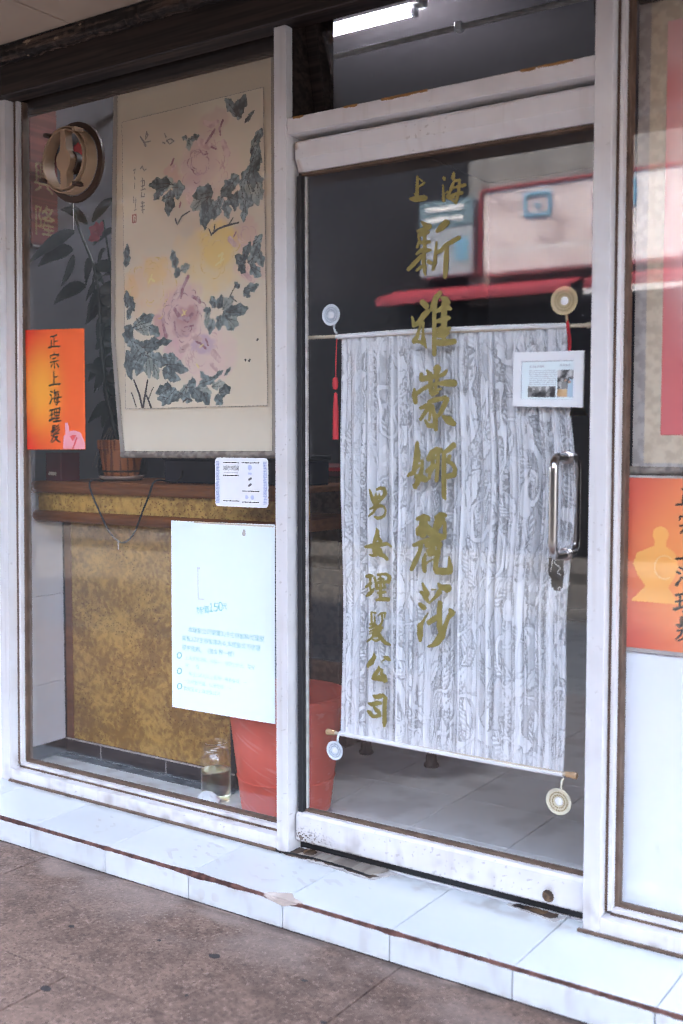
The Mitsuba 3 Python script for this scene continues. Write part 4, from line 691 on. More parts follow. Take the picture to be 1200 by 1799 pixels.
# ------------------------------------------------------------------ the building over the shop: canopy, beam
canopy = thing("canopy", "beige panelled soffit over the pavement with a dark joint", "canopy")
part(canopy, "slab", box(-8, 9, -1.36, -0.03, 2.512, 2.75), "m_concrete")
for k in range(-5, 6):
    x0 = 0.020 + k * 1.2
    part(canopy, "soffit_panel", box(x0 + 0.002, x0 + 1.198, -1.36, -0.10, 2.500, 2.511, 0.001), "m_soffit")
part(canopy, "edge_beam", box(-8, 9, -1.47, -1.365, 2.335, 2.80, 0.01), "m_soffit")
cp = thing("canopy_tube_standin", "long unlit white pipe added under the canopy edge in place of a lit tube, seen only as a reflection", "pipe")  # unlit pipe added where a glowing lamp tube would hang
part(cp, "pipe", tube([(-6, -1.343, 2.385), (7, -1.343, 2.385)], 0.017, 12), "m_white_plastic", 60)
for x in (-2.2, -0.3, 1.6, 3.5):
    part(cp, "bracket", box(x - 0.01, x + 0.01, -1.362, -1.324, 2.403, 2.499), "m_roller")
upper = thing("sun_blocking_storeys", "unseen storeys added above the barber shop to block sun and sky", "building")  # unseen mass added over the canopy to keep out sun and sky
part(upper, "wall", box(-8, 9, -1.36, 6.0, 3.2, 6.5), "m_concrete")
part(upper, "parapet", box(-8, 9, -1.42, -1.362, 2.81, 3.4), "m_concrete")
beam = thing("wooden_beam", "dark brown weathered timber beam along the top of the shopfront", "beam")
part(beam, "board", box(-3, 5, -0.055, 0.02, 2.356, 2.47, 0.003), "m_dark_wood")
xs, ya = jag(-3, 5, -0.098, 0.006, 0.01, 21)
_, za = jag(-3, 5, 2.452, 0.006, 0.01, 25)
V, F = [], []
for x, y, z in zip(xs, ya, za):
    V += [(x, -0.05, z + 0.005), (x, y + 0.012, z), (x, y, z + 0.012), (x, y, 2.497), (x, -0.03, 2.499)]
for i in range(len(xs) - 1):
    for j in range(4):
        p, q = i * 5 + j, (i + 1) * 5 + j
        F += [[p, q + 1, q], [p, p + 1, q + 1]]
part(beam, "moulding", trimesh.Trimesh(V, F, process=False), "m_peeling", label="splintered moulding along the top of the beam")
part(beam, "dark_strip", box(-1.04, 0.765, 0.045, 0.062, 2.315, 2.45), "m_dark_wood")  # plain dark strips across the window tops, behind the glass
part(beam, "dark_strip", box(1.785, 3.3, 0.045, 0.065, 2.225, 2.45), "m_dark_wood")
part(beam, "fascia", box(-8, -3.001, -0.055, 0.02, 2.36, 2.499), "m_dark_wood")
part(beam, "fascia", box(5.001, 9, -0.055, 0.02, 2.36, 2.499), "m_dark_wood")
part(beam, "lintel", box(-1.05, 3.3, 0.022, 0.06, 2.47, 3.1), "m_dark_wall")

# ------------------------------------------------------------------ shopfront frame
fr = thing("shopfront_frame", "off-white aluminium shopfront frame with posts, sills and a transom rail", "window frame")
part(fr, "post", box(0.766, 0.808, -0.030, 0.055, 0.0005, 2.355, 0.001), "m_frame")
part(fr, "post", box(1.711, 1.755, -0.030, 0.055, 0.0005, 2.56, 0.0015), "m_frame")
jb = np.array([[-0.470, -0.030], [-0.425, -0.030], [-0.425, 0.05], [-0.470, 0.05]])
top = jb + [0.040, 0]
m = trimesh.convex.convex_hull(np.vstack([np.c_[jb, np.full(4, 0.0005)], np.c_[top, np.full(4, 2.355)]]))
part(fr, "post", m, "m_frame", label="left-hand jamb leaning slightly")
def lean(x0, x1, y0, y1, z0, z1, d0, d1):
    a = np.array([[x0, y0], [x1, y0], [x1, y1], [x0, y1]])
    return trimesh.convex.convex_hull(np.vstack([np.c_[a + [d0, 0], np.full(4, z0)], np.c_[a + [d1, 0], np.full(4, z1)]]))
part(fr, "gasket", lean(-0.4245, -0.414, 0.006, 0.05, 0.052, 2.355, 0, 0.040), "m_sealant")
part(fr, "bead", lean(-0.4138, -0.404, 0.006, 0.05, 0.060, 2.355, 0, 0.040), "m_frame")
part(fr, "gasket", lean(-0.4038, -0.397, 0.022, 0.05, 0.066, 2.355, 0, 0.040), "m_sealant")
for x0, x1 in ((-0.4245, 0.7655), (1.7555, 2.62)):
    part(fr, "sill", box(x0, x1, -0.030, 0.05, 0.0055, 0.044, 0.0015), "m_frame")
    part(fr, "gasket", box(x0 + 0.015, x1, 0.000, 0.049, 0.0445, 0.049), "m_sealant")
    part(fr, "bead", box(x0 + 0.016, x1, 0.004, 0.048, 0.0492, 0.060, 0.001), "m_frame")
    part(fr, "gasket", box(x0 + 0.026, x1, 0.021, 0.047, 0.0602, 0.066), "m_sealant")
    part(fr, "sealant_line", box(x0, x1, -0.040, -0.0305, 0.0004, 0.008, 0.002), "m_sealant")
part(fr, "gasket", box(1.7555, 1.7635, 0.002, 0.05, 0.050, 2.36), "m_sealant")
part(fr, "bead", box(1.7638, 1.7738, -0.004, 0.05, 0.055, 2.36, 0.001), "m_frame")
part(fr, "gasket", box(1.774, 1.782, 0.018, 0.05, 0.062, 2.36), "m_sealant")
part(fr, "sealant_line", box(1.700, 1.7553, -0.040, -0.0305, 0.0004, 0.008, 0.002), "m_sealant")
part(fr, "post", box(2.62, 2.665, -0.030, 0.055, 0.0005, 2.36, 0.0015), "m_frame")
part(fr, "transom_rail", box(0.8085, 1.7105, -0.026, 0.05, 2.055, 2.100, 0.0015), "m_frame")
for x0, x1, dz in ((0.83, 0.865, 0), (1.00, 1.045, 0), (1.12, 1.26, 0), (1.52, 1.56, 0), (1.565, 1.655, 0)):
    sx, sz = jag(x0, x1, 2.0945, 0.0035, 0.004, int(x0 * 100))
    part(fr, "rust_patch", upright(Polygon(list(zip(sx, sz)) + [(x1, 2.1012), (x0, 2.1012)]), -0.0255, 0.0012), "m_rust")
part(fr, "gap_shade_strip", box(0.8085, 1.7105, 0.046, 0.050, 2.030, 2.0545), "m_rubber")  # dark backing put into the door gaps so they look shaded
part(fr, "gap_shade_strip", box(0.8085, 0.8155, 0.030, 0.050, 0.001, 2.029), "m_rubber")
def pane(x0, x1, y, z0, z1):
    v = np.array([[x0, y, z0], [x1, y, z0], [x1, y, z1], [x0, y, z1]])
    return v, np.array([[0, 1, 2, 3]])
part(fr, "window_pane", pane(-0.395, 0.7655, 0.030, 0.062, 2.356), "m_glass")
part(fr, "window_pane", pane(1.7805, 2.62, 0.030, 0.062, 2.36), "m_glass")
pillar = thing("wall", "white painted wall beside the leaning window jamb, at the left edge", "wall")
part(pillar, "render", lean(-2.9, -0.4715, -0.024, 0.05, 0.0004, 2.355, 0, 0.04), "m_paint_white")
wr = thing("wall", "shopfront wall beyond the second display window, outside the view", "wall")
part(wr, "render", box(2.666, 5.0, -0.024, 0.05, 0.0004, 2.35), "m_paint_white")

# hopper window over the door, swung inwards at the bottom
hw = thing("transom_window", "dark tilted window above the door with a brown timber frame", "window")
def tilt(x0, x1, z0, z1, t0=0.0, t1=0.014):
    # along the tilted plane from (y .10, z 2.07) up to (y .028, z 2.55)
    y = lambda z: 0.13 - (z - 2.07) * 0.20
    a = [(x, y(z) + t, z) for x in (x0, x1) for z in (z0, z1) for t in (t0, t1)]
    return trimesh.convex.convex_hull(np.array(a))
part(hw, "stile", tilt(0.812, 0.850, 2.07, 2.60, -0.014, 0.02), "m_dark_wood")
part(hw, "stile", tilt(1.664, 1.706, 2.07, 2.60, -0.014, 0.02), "m_dark_wood")
part(hw, "rail", tilt(0.851, 1.663, 2.07, 2.095, -0.012, 0.02), "m_dark_wood")
v = np.array([[0.85, 0.127, 2.09], [1.664, 0.127, 2.09], [1.664, 0.025, 2.60], [0.85, 0.025, 2.60]])
part(hw, "pane", (v, np.array([[0, 1, 2, 3]])), "m_glass")
part(hw, "side_board", box(0.8085, 0.811, 0.0, 0.20, 2.10, 2.60), "m_dark_wood")
part(hw, "side_board", box(1.7075, 1.7105, 0.0, 0.20, 2.10, 2.60), "m_dark_wood")

# ------------------------------------------------------------------ the glass door
door = thing("glass_door", "glass door with white aluminium rails and gold brush lettering", "door")
part(door, "top_rail", extrude_x([(0.004, 2.041), (0.000, 2.036), (0.000, 1.992), (0.018, 1.958), (0.044, 1.956), (0.044, 2.041)], 0.818, 1.7095), "m_rail")
part(door, "bottom_rail", extrude_x([(0.006, 0.030), (0.000, 0.036), (0.000, 0.108), (0.006, 0.116), (0.044, 0.116), (0.044, 0.030)], 0.815, 1.7095), "m_rail")
part(door, "gasket", box(0.828, 1.7095, 0.021, 0.043, 0.1165, 0.122), "m_sealant")
part(door, "gasket", box(0.826, 1.7095, 0.020, 0.043, 1.950, 1.9555), "m_sealant")
part(door, "stile", box(0.8165, 0.832, 0.008, 0.044, 0.1168, 1.947, 0.001), "m_rubber")
part(door, "glass_edge", box(0.8325, 0.838, 0.024, 0.036, 0.125, 1.947, 0.001), "m_scroll_grey")
part(door, "pane", pane(0.838, 1.7095, 0.030, 0.118, 1.952), "m_glass")
part(door, "seal", box(0.82, 1.709, 0.028, 0.036, 0.0045, 0.0295), "m_rubber")  # dark strip added for the shadow line under the rail, no real seal
part(door, "lock_hole", place(lathe([(0, 0.001), (0.013, 0.001), (0.016, 0.0), (0.013, -0.002), (0.0, -0.0012)], 20), (1.607, 0.0, 0.053), "-y"), "m_lock", 40, label="round rusty keyhole in the bottom rail")
for i, t in enumerate(GOLD):
    part(door, "gold_character", upright(brush(t, fat=1.22), 0.0288, 0.0006), "m_gold")
# handle pair: outside and inside
for nm, s, y0 in (("handle", -1, 0.0285), ("inner_handle", 1, 0.0315)):
    off = 0.074 if s < 0 else 0.062
    yc = y0 + s * off
    P = [(1.630, y0, 1.160), (1.629, y0 + s * off * 0.55, 1.161)]
    for a in np.linspace(0.1, 1, 6):
        P.append((1.628, y0 + s * (off - 0.028 * (1 - math.sin(a * math.pi / 2))), 1.161 - 0.028 * (1 - math.cos(a * math.pi / 2))))
    P += [(1.628, yc, z) for z in np.linspace(1.12, 0.96, 6)]
    for a in np.linspace(1, 0.1, 6):
        P.append((1.628, y0 + s * (off - 0.028 * (1 - math.sin(a * math.pi / 2))), 0.919 + 0.028 * (1 - math.cos(a * math.pi / 2))))
    P += [(1.629, y0 + s * off * 0.55, 0.919), (1.630, y0, 0.920)]
    h = part(door, nm, tube(P, 0.0112, 18), "m_steel", 60)
    for z in (1.160, 0.920):
        m = lathe([(0, 0), (0.0165, 0), (0.0165, 0.004), (0.0135, 0.006), (0, 0.006)], 24)
        part(h, "rosette", place(m, (1.630, y0 + (0 if s < 0 else 0.006), z), "-y"), "m_steel", 40)

# floor-spring plates in the step under the door
def blob(pts, amp, seed, step=0.004):
    """an outline with its edges broken up"""
    g = Polygon(pts).segmentize(step)
    c = np.array(g.exterior.coords)[:-1]
    c += amp * (np.c_[meshkit.fbm(np.c_[c * 70, c[:, 0] * 0], 3, seed), meshkit.fbm(np.c_[c * 70, c[:, 0] * 0], 3, seed + 5)] - 0.5) * 2
    return Polygon(c).buffer(0)
k = thing("floor_plate", "long broken grey floor plate in black grime under the hinge side of the door", "floor plate", "floor plates under the glass door")
part(k, "cement_bed", flat(blob([(0.795, -0.040), (0.90, -0.045), (1.02, -0.052), (1.115, -0.060), (1.150, 0.012), (1.15, 0.024), (0.79, 0.024)], 0.006, 3), 0.0006, 0.0014), "m_scroll_grey")
part(k, "grime", flat(blob([(0.752, -0.034), (0.80, -0.044), (0.845, -0.043), (0.90, -0.036), (0.99, -0.034), (1.06, -0.046), (1.105, -0.052), (1.118, -0.030), (1.06, -0.022), (0.97, -0.012), (0.93, 0.024), (0.80, 0.026), (0.77, -0.020)], 0.009, 11), 0.0021, 0.0006), "m_grime")
part(k, "plate", flat(blob([(0.835, -0.022), (0.90, -0.020), (1.0, -0.026), (1.09, -0.040), (1.118, 0.0), (1.12, 0.026), (0.85, 0.026)], 0.003, 17), 0.0028, 0.0016), "m_roller")
part(k, "pivot_cap", place(lathe([(0, 0.004), (0.018, 0.003), (0.021, 0.0), (0, 0.0)], 24), (0.862, 0.004, 0.0045)), "m_lock", 30)
part(k, "crack", flat(blob([(0.80, -0.036), (0.90, -0.030), (1.0, -0.031), (1.10, -0.046), (1.098, -0.040), (1.0, -0.025), (0.90, -0.023), (0.80, -0.028)], 0.004, 29), 0.0046, 0.0004), "m_rubber")
k = thing("floor_plate", "small rusty floor plate under the lock side of the door", "floor plate", "floor plates under the glass door")
part(k, "cement_bed", flat(blob([(1.490, 0.004), (1.545, -0.004), (1.60, -0.018), (1.632, -0.020), (1.648, 0.010), (1.645, 0.024), (1.495, 0.024)], 0.005, 41), 0.0006, 0.0014), "m_scroll_grey")
part(k, "grime", flat(blob([(1.508, 0.006), (1.56, -0.002), (1.615, -0.014), (1.628, 0.004), (1.626, 0.024), (1.515, 0.024)], 0.006, 47), 0.0021, 0.0006), "m_grime")
part(k, "plate", flat(blob([(1.535, 0.006), (1.59, -0.002), (1.598, 0.008), (1.60, 0.022), (1.535, 0.022)], 0.002, 53), 0.0028, 0.0014), "m_lock")

# ------------------------------------------------------------------ things on and behind the left window
ps = thing("poster", "small orange and red poster with six black characters, on the left window", "poster", "orange posters")
part(ps, "sheet", upright(Polygon([(-0.373, 1.171), (-0.080, 1.1725), (-0.078, 1.574), (-0.371, 1.585)]), 0.0292, 0.0007), "m_poster_left")
for t in KAI:
    part(ps, "character", upright(affinity.translate(brush(t), 0.005, 0), 0.0284, 0.0004), "m_poster_ink")
hand = Polygon([(-0.194, 1.174), (-0.192, 1.215), (-0.181, 1.222), (-0.183, 1.262), (-0.168, 1.262), (-0.162, 1.234), (-0.14, 1.236), (-0.118, 1.232), (-0.106, 1.228), (-0.098, 1.212), (-0.087, 1.196), (-0.087, 1.174)])
part(ps, "emblem", upright(affinity.translate(hand, 0.005, 0), 0.0284, 0.0003), "m_pink", label="pink hand shape in the poster's lower right corner")
part(ps, "emblem_line", upright(affinity.translate(union_all([Polygon([(-0.160, 1.216), (-0.142, 1.222), (-0.128, 1.219), (-0.146, 1.200)]), Polygon([(-0.128, 1.214), (-0.140, 1.19), (-0.150, 1.174), (-0.144, 1.174), (-0.132, 1.19), (-0.122, 1.212)])]), 0.005, 0), 0.0281, 0.0003), "m_pink_line")

ps2 = thing("poster", "larger-looking orange poster with a pale figure, behind the right-hand window", "poster", "orange posters")
part(ps2, "sheet", upright(sbox(1.774, 0.700, 2.068, 1.112), 0.0508, 0.0008), "m_poster_right")
part(ps2, "border", upright(sbox(1.768, 0.690, 2.074, 1.118), 0.0520, 0.0008), "m_scroll_grey")
fig = union_all([Point(1.861, 0.978).buffer(0.017), sbox(1.849, 0.945, 1.873, 0.98), Polygon([(1.846, 0.948), (1.874, 0.948), (1.895, 0.934), (1.903, 0.905), (1.893, 0.875), (1.879, 0.852), (1.905, 0.816), (1.795, 0.816), (1.829, 0.852), (1.808, 0.880), (1.797, 0.905), (1.806, 0.930)])]).buffer(0.004).buffer(-0.002)
part(ps2, "emblem", upright(fig, 0.0499, 0.0003), "m_amber", label="amber bust silhouette printed on the poster")
ln = [Point(1.872 + 0.024 * math.cos(a), 0.900 + 0.028 * math.sin(a)).buffer(0.0016) for a in np.linspace(0.9, 5.2, 20)]
part(ps2, "emblem_line", upright(union_all([union_all([a, b]).convex_hull for a, b in zip(ln, ln[1:])]), 0.0495, 0.0003), "m_amber_line")
for t in KAI:
    s = affinity.translate(brush(t), 2.1575, -0.468)
    part(ps2, "character", upright(s, 0.0499, 0.0004), "m_poster_ink")

def glyph(c):
    g = []
    for poly in CJK[c].split("/"):
        rings = [[tuple(map(float, q.split(","))) for q in r.split()] for r in poly.split("|")]
        g.append(Polygon(rings[0], rings[1:]).buffer(0))
    return union_all(g)

def line(text, x, z, size, y, depth, slope=0.0, tracking=1.0):
    out = []
    for i, c in enumerate(text):
        adv = 0.62 if c.isascii() else 1.0
        if c in CJK:
            g = affinity.affine_transform(glyph(c), [size / 64, 0, 0, size / 64, x, z])
            out.append(g)
        x += size * adv * tracking
        z += slope * size * adv * tracking
    m = upright(union_all(out), y, depth)
    return m

nt = thing("notice", "large white paper notice with faint green print, low on the left window", "notice")
part(nt, "sheet", upright(Polygon([(0.304, 0.950), (0.45, 0.9505), (0.6, 0.9525), (0.7185, 0.9545), (0.717, 0.357), (0.55, 0.3545), (0.40, 0.3535), (0.301, 0.352), (0.3025, 0.65)]), 0.0292, 0.0006), "m_white_paper")
nl = [("本理髮公司榮獲328生卵髮精代理授", 0.372, 0.602, 0.0192, "m_print_teal"), ("銷售328生卵髮精為以本理髮公司信譽", 0.346, 0.573, 0.0188, "m_print_teal"), ("提供使用。（男女界一樣）", 0.346, 0.543, 0.0188, "m_print_teal"),
      ("上海式剪理髮、吹染一律提供150元及電髮", 0.358, 0.513, 0.0150, "m_print_faint"), ("收費一樣", 0.358, 0.489, 0.0150, "m_print_faint"),
      ("凡每位150元以上另加一樣長髮收費一", 0.358, 0.463, 0.0150, "m_print_faint"), ("一加長髮另議、以每位收費一", 0.352, 0.438, 0.0150, "m_print_faint"), ("歡迎男女上海理髮公司", 0.352, 0.414, 0.0150, "m_print_faint")]
for tx, x, z, s, mm in nl:
    part(nt, "print_line", line(tx, x, z, s, 0.0285, 0.0002), mm, kind="stuff")
part(nt, "price_line", cat(line("特價", 0.408, 0.664, 0.026, 0.0285, 0.0002, 0.18), line("150", 0.458, 0.673, 0.036, 0.0285, 0.0002, 0.18, 0.86), line("元", 0.514, 0.688, 0.020, 0.0285, 0.0002)), "m_print_green", label="tilted green price line reading 150")
for z in (0.516, 0.466, 0.417):
    b = Point(0.334, z + 0.006).buffer(0.011).difference(Point(0.334, z + 0.006).buffer(0.007))
    part(nt, "bullet", upright(affinity.skew(b, 12), 0.0285, 0.0002), "m_print_teal")
part(nt, "printed_bracket", upright(union_all([sbox(0.414, 0.708, 0.416, 0.806), sbox(0.414, 0.708, 0.44, 0.7105), sbox(0.412, 0.804, 0.424, 0.808)]), 0.0285, 0.0002), "m_print_grey")
part(nt, "stain", upright(Point(0.60, 0.922).buffer(0.007).union(sbox(0.598, 0.916, 0.606, 0.934)), 0.0285, 0.0002), "m_scroll_grey")
part(nt, "tape", upright(sbox(0.40, 0.946, 0.715, 0.951), 0.0284, 0.0003), "m_scroll_cream")

st = thing("sticker", "small white rounded sticker with blue side bands, above the paper notice", "sticker")
part(st, "sheet", upright(rounded(0.488, 0.694, 1.002, 1.150, 0.013), 0.0292, 0.0006), "m_white_plastic")
dots = lambda x0: union_all([sbox(x0 + i * 0.0036, 1.012 + j * 0.0046, x0 + i * 0.0036 + 0.0026, 1.012 + j * 0.0046 + 0.0034) for i in range(4) for j in range(28)])
part(st, "side_band", upright(dots(0.4915), 0.0285, 0.0002), "m_print_blue")
part(st, "side_band", upright(dots(0.6765), 0.0285, 0.0002), "m_print_blue")
for x0, x1, z in ((0.520, 0.583, 1.134), (0.594, 0.660, 1.134), (0.520, 0.583, 1.095), (0.595, 0.660, 1.049), (0.521, 0.584, 1.018), (0.595, 0.660, 1.016)):
    part(st, "bar", upright(sbox(x0, z, x1, z + 0.0028), 0.0285, 0.0002), "m_print_dark")
part(st, "heading", line("城市閱讀", 0.5205, 1.113, 0.0158, 0.0285, 0.0002), "m_print_dark")
part(st, "subheading", upright(union_all([sbox(0.523 + i * 0.0064, 1.103, 0.523 + i * 0.0064 + 0.0046, 1.107) for i in range(9)]), 0.0285, 0.0002), "m_print_grey")
part(st, "emblem", upright(union_all([Point(0.625, 1.121).buffer(0.008), sbox(0.618, 1.100, 0.632, 1.106)]), 0.0285, 0.0002), "m_print_palebl")
for z in (1.087, 1.069):
    part(st, "arrow", upright(affinity.rotate(sbox(0.618, z - 0.003, 0.632, z + 0.003), 28), 0.0285, 0.0002), "m_print_dark")
part(st, "emblem", upright(union_all([Point(0.612, 1.032).buffer(0.006), Point(0.634, 1.032).buffer(0.007)]), 0.0285, 0.0002), "m_print_palebl")

# the peony scroll
sc = thing("hanging_scroll", "tall silk hanging scroll painted with peonies, inside the left window", "hanging scroll", "hanging scrolls in the windows")
def wavy_sheet(outline_left, x1, z0, z1, y, amp, nx=36, nz=90, seed=1):
    V, F = [], []
    for j in range(nz + 1):
        z = z0 + (z1 - z0) * j / nz
        xa = np.interp(z, [p[1] for p in outline_left], [p[0] for p in outline_left])
        for i in range(nx + 1):
            x = xa + (x1 - xa) * i / nx
            V.append((x, y + amp * (meshkit.fbm(np.array([x * 3, z * 1.2, 0.3]), 2, seed) - 0.5), z))
    for j in range(nz):
        for i in range(nx):
            a = j * (nx + 1) + i
            F.append((a, a + 1, a + nx + 2, a + nx + 1))
    return np.array(V), np.array(F)
part(sc, "mount", wavy_sheet([(0.066, 1.165), (0.052, 1.30), (0.030, 1.53), (0.036, 1.8), (0.054, 2.26), (0.057, 2.42)], 0.692, 1.168, 2.42, 0.0648, 0.004), "m_silk", True)
def strip(pts, w, y, d):
    return upright(union_all([union_all([Point(*a).buffer(w), Point(*b).buffer(w)]).convex_hull for a, b in zip(pts, pts[1:])]), y, d)
part(sc, "edge_band", strip([(0.060, 1.165), (0.046, 1.30), (0.024, 1.53), (0.030, 1.8), (0.048, 2.26), (0.051, 2.41)], 0.0095, 0.0612, 0.0006), "m_silk_edge")
part(sc, "edge_band", strip([(0.690, 1.165), (0.692, 2.41)], 0.006, 0.0612, 0.0006), "m_silk_edge")
part(sc, "roller", tube([(0.055, 0.066, 1.156), (0.75, 0.066, 1.160)], 0.0115, 14), "m_roller", 60)
part(sc, "painting", upright(Polygon([(0.0795, 1.306), (0.668, 1.306), (0.657, 2.2345), (0.0775, 2.2265)]), 0.0607, 0.0004), "m_paper")
rim = Polygon([(0.0785, 1.305), (0.669, 1.305), (0.658, 2.2355), (0.0765, 2.2275)])
part(sc, "ruled_border", upright(rim.difference(rim.buffer(-0.0011)), 0.0604, 0.0003), "m_wash_ink")

def leaf_shape(b, t, w, seed):
    r = np.random.default_rng(seed)
    b, t = np.array(b), np.array(t)
    L = np.linalg.norm(t - b); d = (t - b) / L; nrm = np.array([-d[1], d[0]])
    n = 16
    lobes = r.uniform(0.75, 1.15, 3)
    side = []
    for s in (1, -1):
        pts = []
        for i in range(1, n):
            u = i / n
            prof = math.sin(math.pi * u ** 0.8) ** 0.7 * (1 + 0.22 * math.sin(u * 13 + lobes[0] * 6 + s))
            if u > 0.82: prof *= 0.8 + 0.35 * abs(math.sin(u * 30 + lobes[1] * 5))
            pts.append(b + d * L * u + s * nrm * w * 0.5 * prof * (0.86 + 0.28 * r.random()))
        side.append(pts)
    return Polygon([b] + side[0] + [t] + side[1][::-1]).buffer(0)
groups = {0: [], 1: [], 2: []}
veins = []
for i, row in enumerate(LEAVES.split(";")):
    bx, bz, tx, tz, w, tone = map(float, row.split(","))
    tone = 2 if i % 6 == 4 else (0 if i % 3 == 0 else 1)
    b, t, w = (bx * 1e-3, bz * 1e-3), (tx * 1e-3, tz * 1e-3), w * 1.36e-3
    groups[int(tone)].append(upright(leaf_shape(b, t, w, i), 0.0602 - 0.000006 * i - (0.0002 if tone == 0 else 0), 0.00005))
    q = np.array(t) * 0.8 + np.array(b) * 0.2
    dv = np.array([-(t[1] - b[1]), t[0] - b[0]]); dv = dv / np.linalg.norm(dv)
    for s in (-0.28, 0, 0.28):
        e = q + dv * w * s
        veins.append(union_all([Point(*b).buffer(0.0011), Point(*e).buffer(0.0004)]).convex_hull)
for tone, nm in ((1, "painted_foliage"), (0, "painted_foliage"), (2, "painted_foliage")):
    part(sc, nm, cat(*groups[tone]), f"m_leaf{tone}", kind="stuff")
part(sc, "painted_veins", cat(*[upright(v, 0.0590 - 0.000002 * i, 0.00004) for i, v in enumerate(veins[::2])]), "m_ink")
for nm, txt, mm, y in (("painted_petals", S_rose, "m_rose", 0.06035), ("painted_petals", S_plum, "m_plum", 0.0590), ("painted_stems", S_ink, "m_ink", 0.0586), ("painted_stamens", S_gold2, "m_stamen", 0.0584), ("calligraphy", S_call, "m_wash_ink", 0.0603), ("seal", S_seal, "m_seal", 0.0603), ("painted_butterflies", S_bfly, "m_wash_ink", 0.0603)):
    part(sc, nm, upright(brush(txt), y, 0.00006), mm)

# petal edges round each blossom, drawn in thin colour
rp = np.random.default_rng(21)
arcs = {"m_rose": [], "m_plum": []}
for cx, cz, R, n, mm in ((0.43, 2.03, 0.115, 34, "m_rose"), (0.41, 2.05, 0.06, 16, "m_plum"), (0.335, 1.585, 0.10, 26, "m_plum"), (0.42, 1.475, 0.09, 22, "m_rose"), (0.465, 1.765, 0.115, 20, "m_wash_yellow"), (0.20, 1.69, 0.11, 22, "m_wash_yellow"), (0.59, 1.81, 0.04, 8, "m_rose"), (0.60, 1.70, 0.035, 6, "m_rose")):
    for q in range(n):
        a, rr = rp.uniform(0, 6.283), R * rp.uniform(0.25, 1.0) ** 0.7
        px, pz = cx + rr * math.cos(a), cz + rr * math.sin(a)
        w, turn = rp.uniform(0.012, 0.026), a + rp.uniform(-0.5, 0.5)
        th = np.linspace(-1.1, 1.1, 9)
        pts = [(px + w * math.cos(turn + t) - w * math.cos(turn), pz + w * math.sin(turn + t) - w * math.sin(turn)) for t in th]
        wd = 0.0011 * rp.uniform(0.5, 1.7) * np.sin(np.linspace(0.25, 2.9, 9)) + 0.00025
        d = [Point(*pp).buffer(float(ww), quad_segs=3) for pp, ww in zip(pts, wd)]
        arcs.setdefault(mm, []).append(union_all([union_all([u, v]).convex_hull for u, v in zip(d, d[1:])]))
for mm, g in arcs.items():
    part(sc, "painted_petals", cat(*[upright(x, 0.06034 - 0.000003 * i, 0.00004) for i, x in enumerate(g)]), mm, kind="stuff")
for t in S_spot.split(";"):
    part(sc, "ink_spot", upright(brush(t), 0.0603, 0.00006), "m_ink")

# round ventilator in the glass
vt = thing("window_ventilator", "round brown plastic ventilator ring set in the upper left window glass", "ventilator")
VC = (-0.112, 2.120)
ring = lambda r0, r1, h: lathe([(r0, 0), (r1, 0), (r1, h), (r0, h), (r0, 0)], 56)
part(vt, "flange", place(ring(0.110, 0.130, 0.012), (VC[0], 0.041, VC[1]), "-y"), "m_vent_dark", 30)
part(vt, "housing", place(ring(0.1035, 0.107, 0.044), (VC[0], 0.029, VC[1]), "-y"), "m_vent", 30)
part(vt, "grille_ring", place(ring(0.093, 0.0965, 0.048), (VC[0], 0.025, VC[1]), "-y"), "m_vent", 30)
prof = []
for z in np.linspace(-0.095, 0.095, 41):
    prof.append((0.009 + (0.006 if z < 0 else 0.009 * (1 - z / 0.1) ** 1.2) + 0.017 * math.exp(-((z + 0.004) / 0.027) ** 4), z))
sh = Polygon([(w, z) for w, z in prof] + [(-w, z) for w, z in prof[::-1]])
part(vt, "bridge", upright(affinity.translate(sh, VC[0], VC[1]), 0.010, 0.030), "m_vent", 40, label="upright bridge across the ring with a round boss")
part(vt, "boss", place(lathe([(0, 0), (0.036, 0), (0.036, 0.024), (0.033, 0.027), (0, 0.027)], 32), (VC[0] + 0.004, 0.030, VC[1] - 0.004), "-y"), "m_vent_dark", 30)
for a in (0.9, 2.25, 3.7, 5.35):
    part(vt, "clip", box(VC[0] + 0.109 * math.cos(a) - 0.008, VC[0] + 0.109 * math.cos(a) + 0.008, -0.036, 0.0, VC[1] + 0.109 * math.sin(a) - 0.006, VC[1] + 0.109 * math.sin(a) + 0.006, 0.001), "m_vent" if a < 2 else "m_vent_dark")
part(vt, "pull_cord", tube([(-0.118, 0.026, 1.987), (-0.1185, 0.026, 1.90)], 0.0012, 6), "m_thread")

# ------------------------------------------------------------------ display counter and what stands on it
dc = thing("display_counter", "burl veneer wood counter with rounded brown mouldings and a black skirting", "counter")
part(dc, "top", box(-0.505, 0.660, 0.155, 0.64, 1.036, 1.055, 0.004), "m_moulding")
def bull(z, r, x0, x1, y):
    return extrude_x([(y + r + 0.02, z - r)] + [(y + r - r * math.sin(a), z - r * math.cos(a)) for a in np.linspace(0, math.pi, 14)] + [(y + r + 0.02, z + r)], x0, x1)
part(dc, "top_moulding", bull(1.033, 0.0205, -0.506, 0.661, 0.150), "m_moulding", 40)
part(dc, "apron", box(-0.496, 0.650, 0.180, 0.30, 0.948, 1.012), "m_burl")
part(dc, "bottom_moulding", bull(0.928, 0.0195, -0.506, 0.661, 0.158), "m_moulding", 40)
part(dc, "underside", box(-0.496, 0.650, 0.198, 0.62, 0.910, 0.947), "m_moulding")
part(dc, "panel", box(-0.528, 0.292, 0.330, 0.60, 0.060, 0.909, 0.002), "m_burl")
part(dc, "edge_strip", box(-0.5285, -0.492, 0.3275, 0.3298, 0.062, 0.905), "m_moulding")
part(dc, "edge_strip", box(0.293, 0.315, 0.325, 0.60, 0.0, 0.909), "m_black_tile")
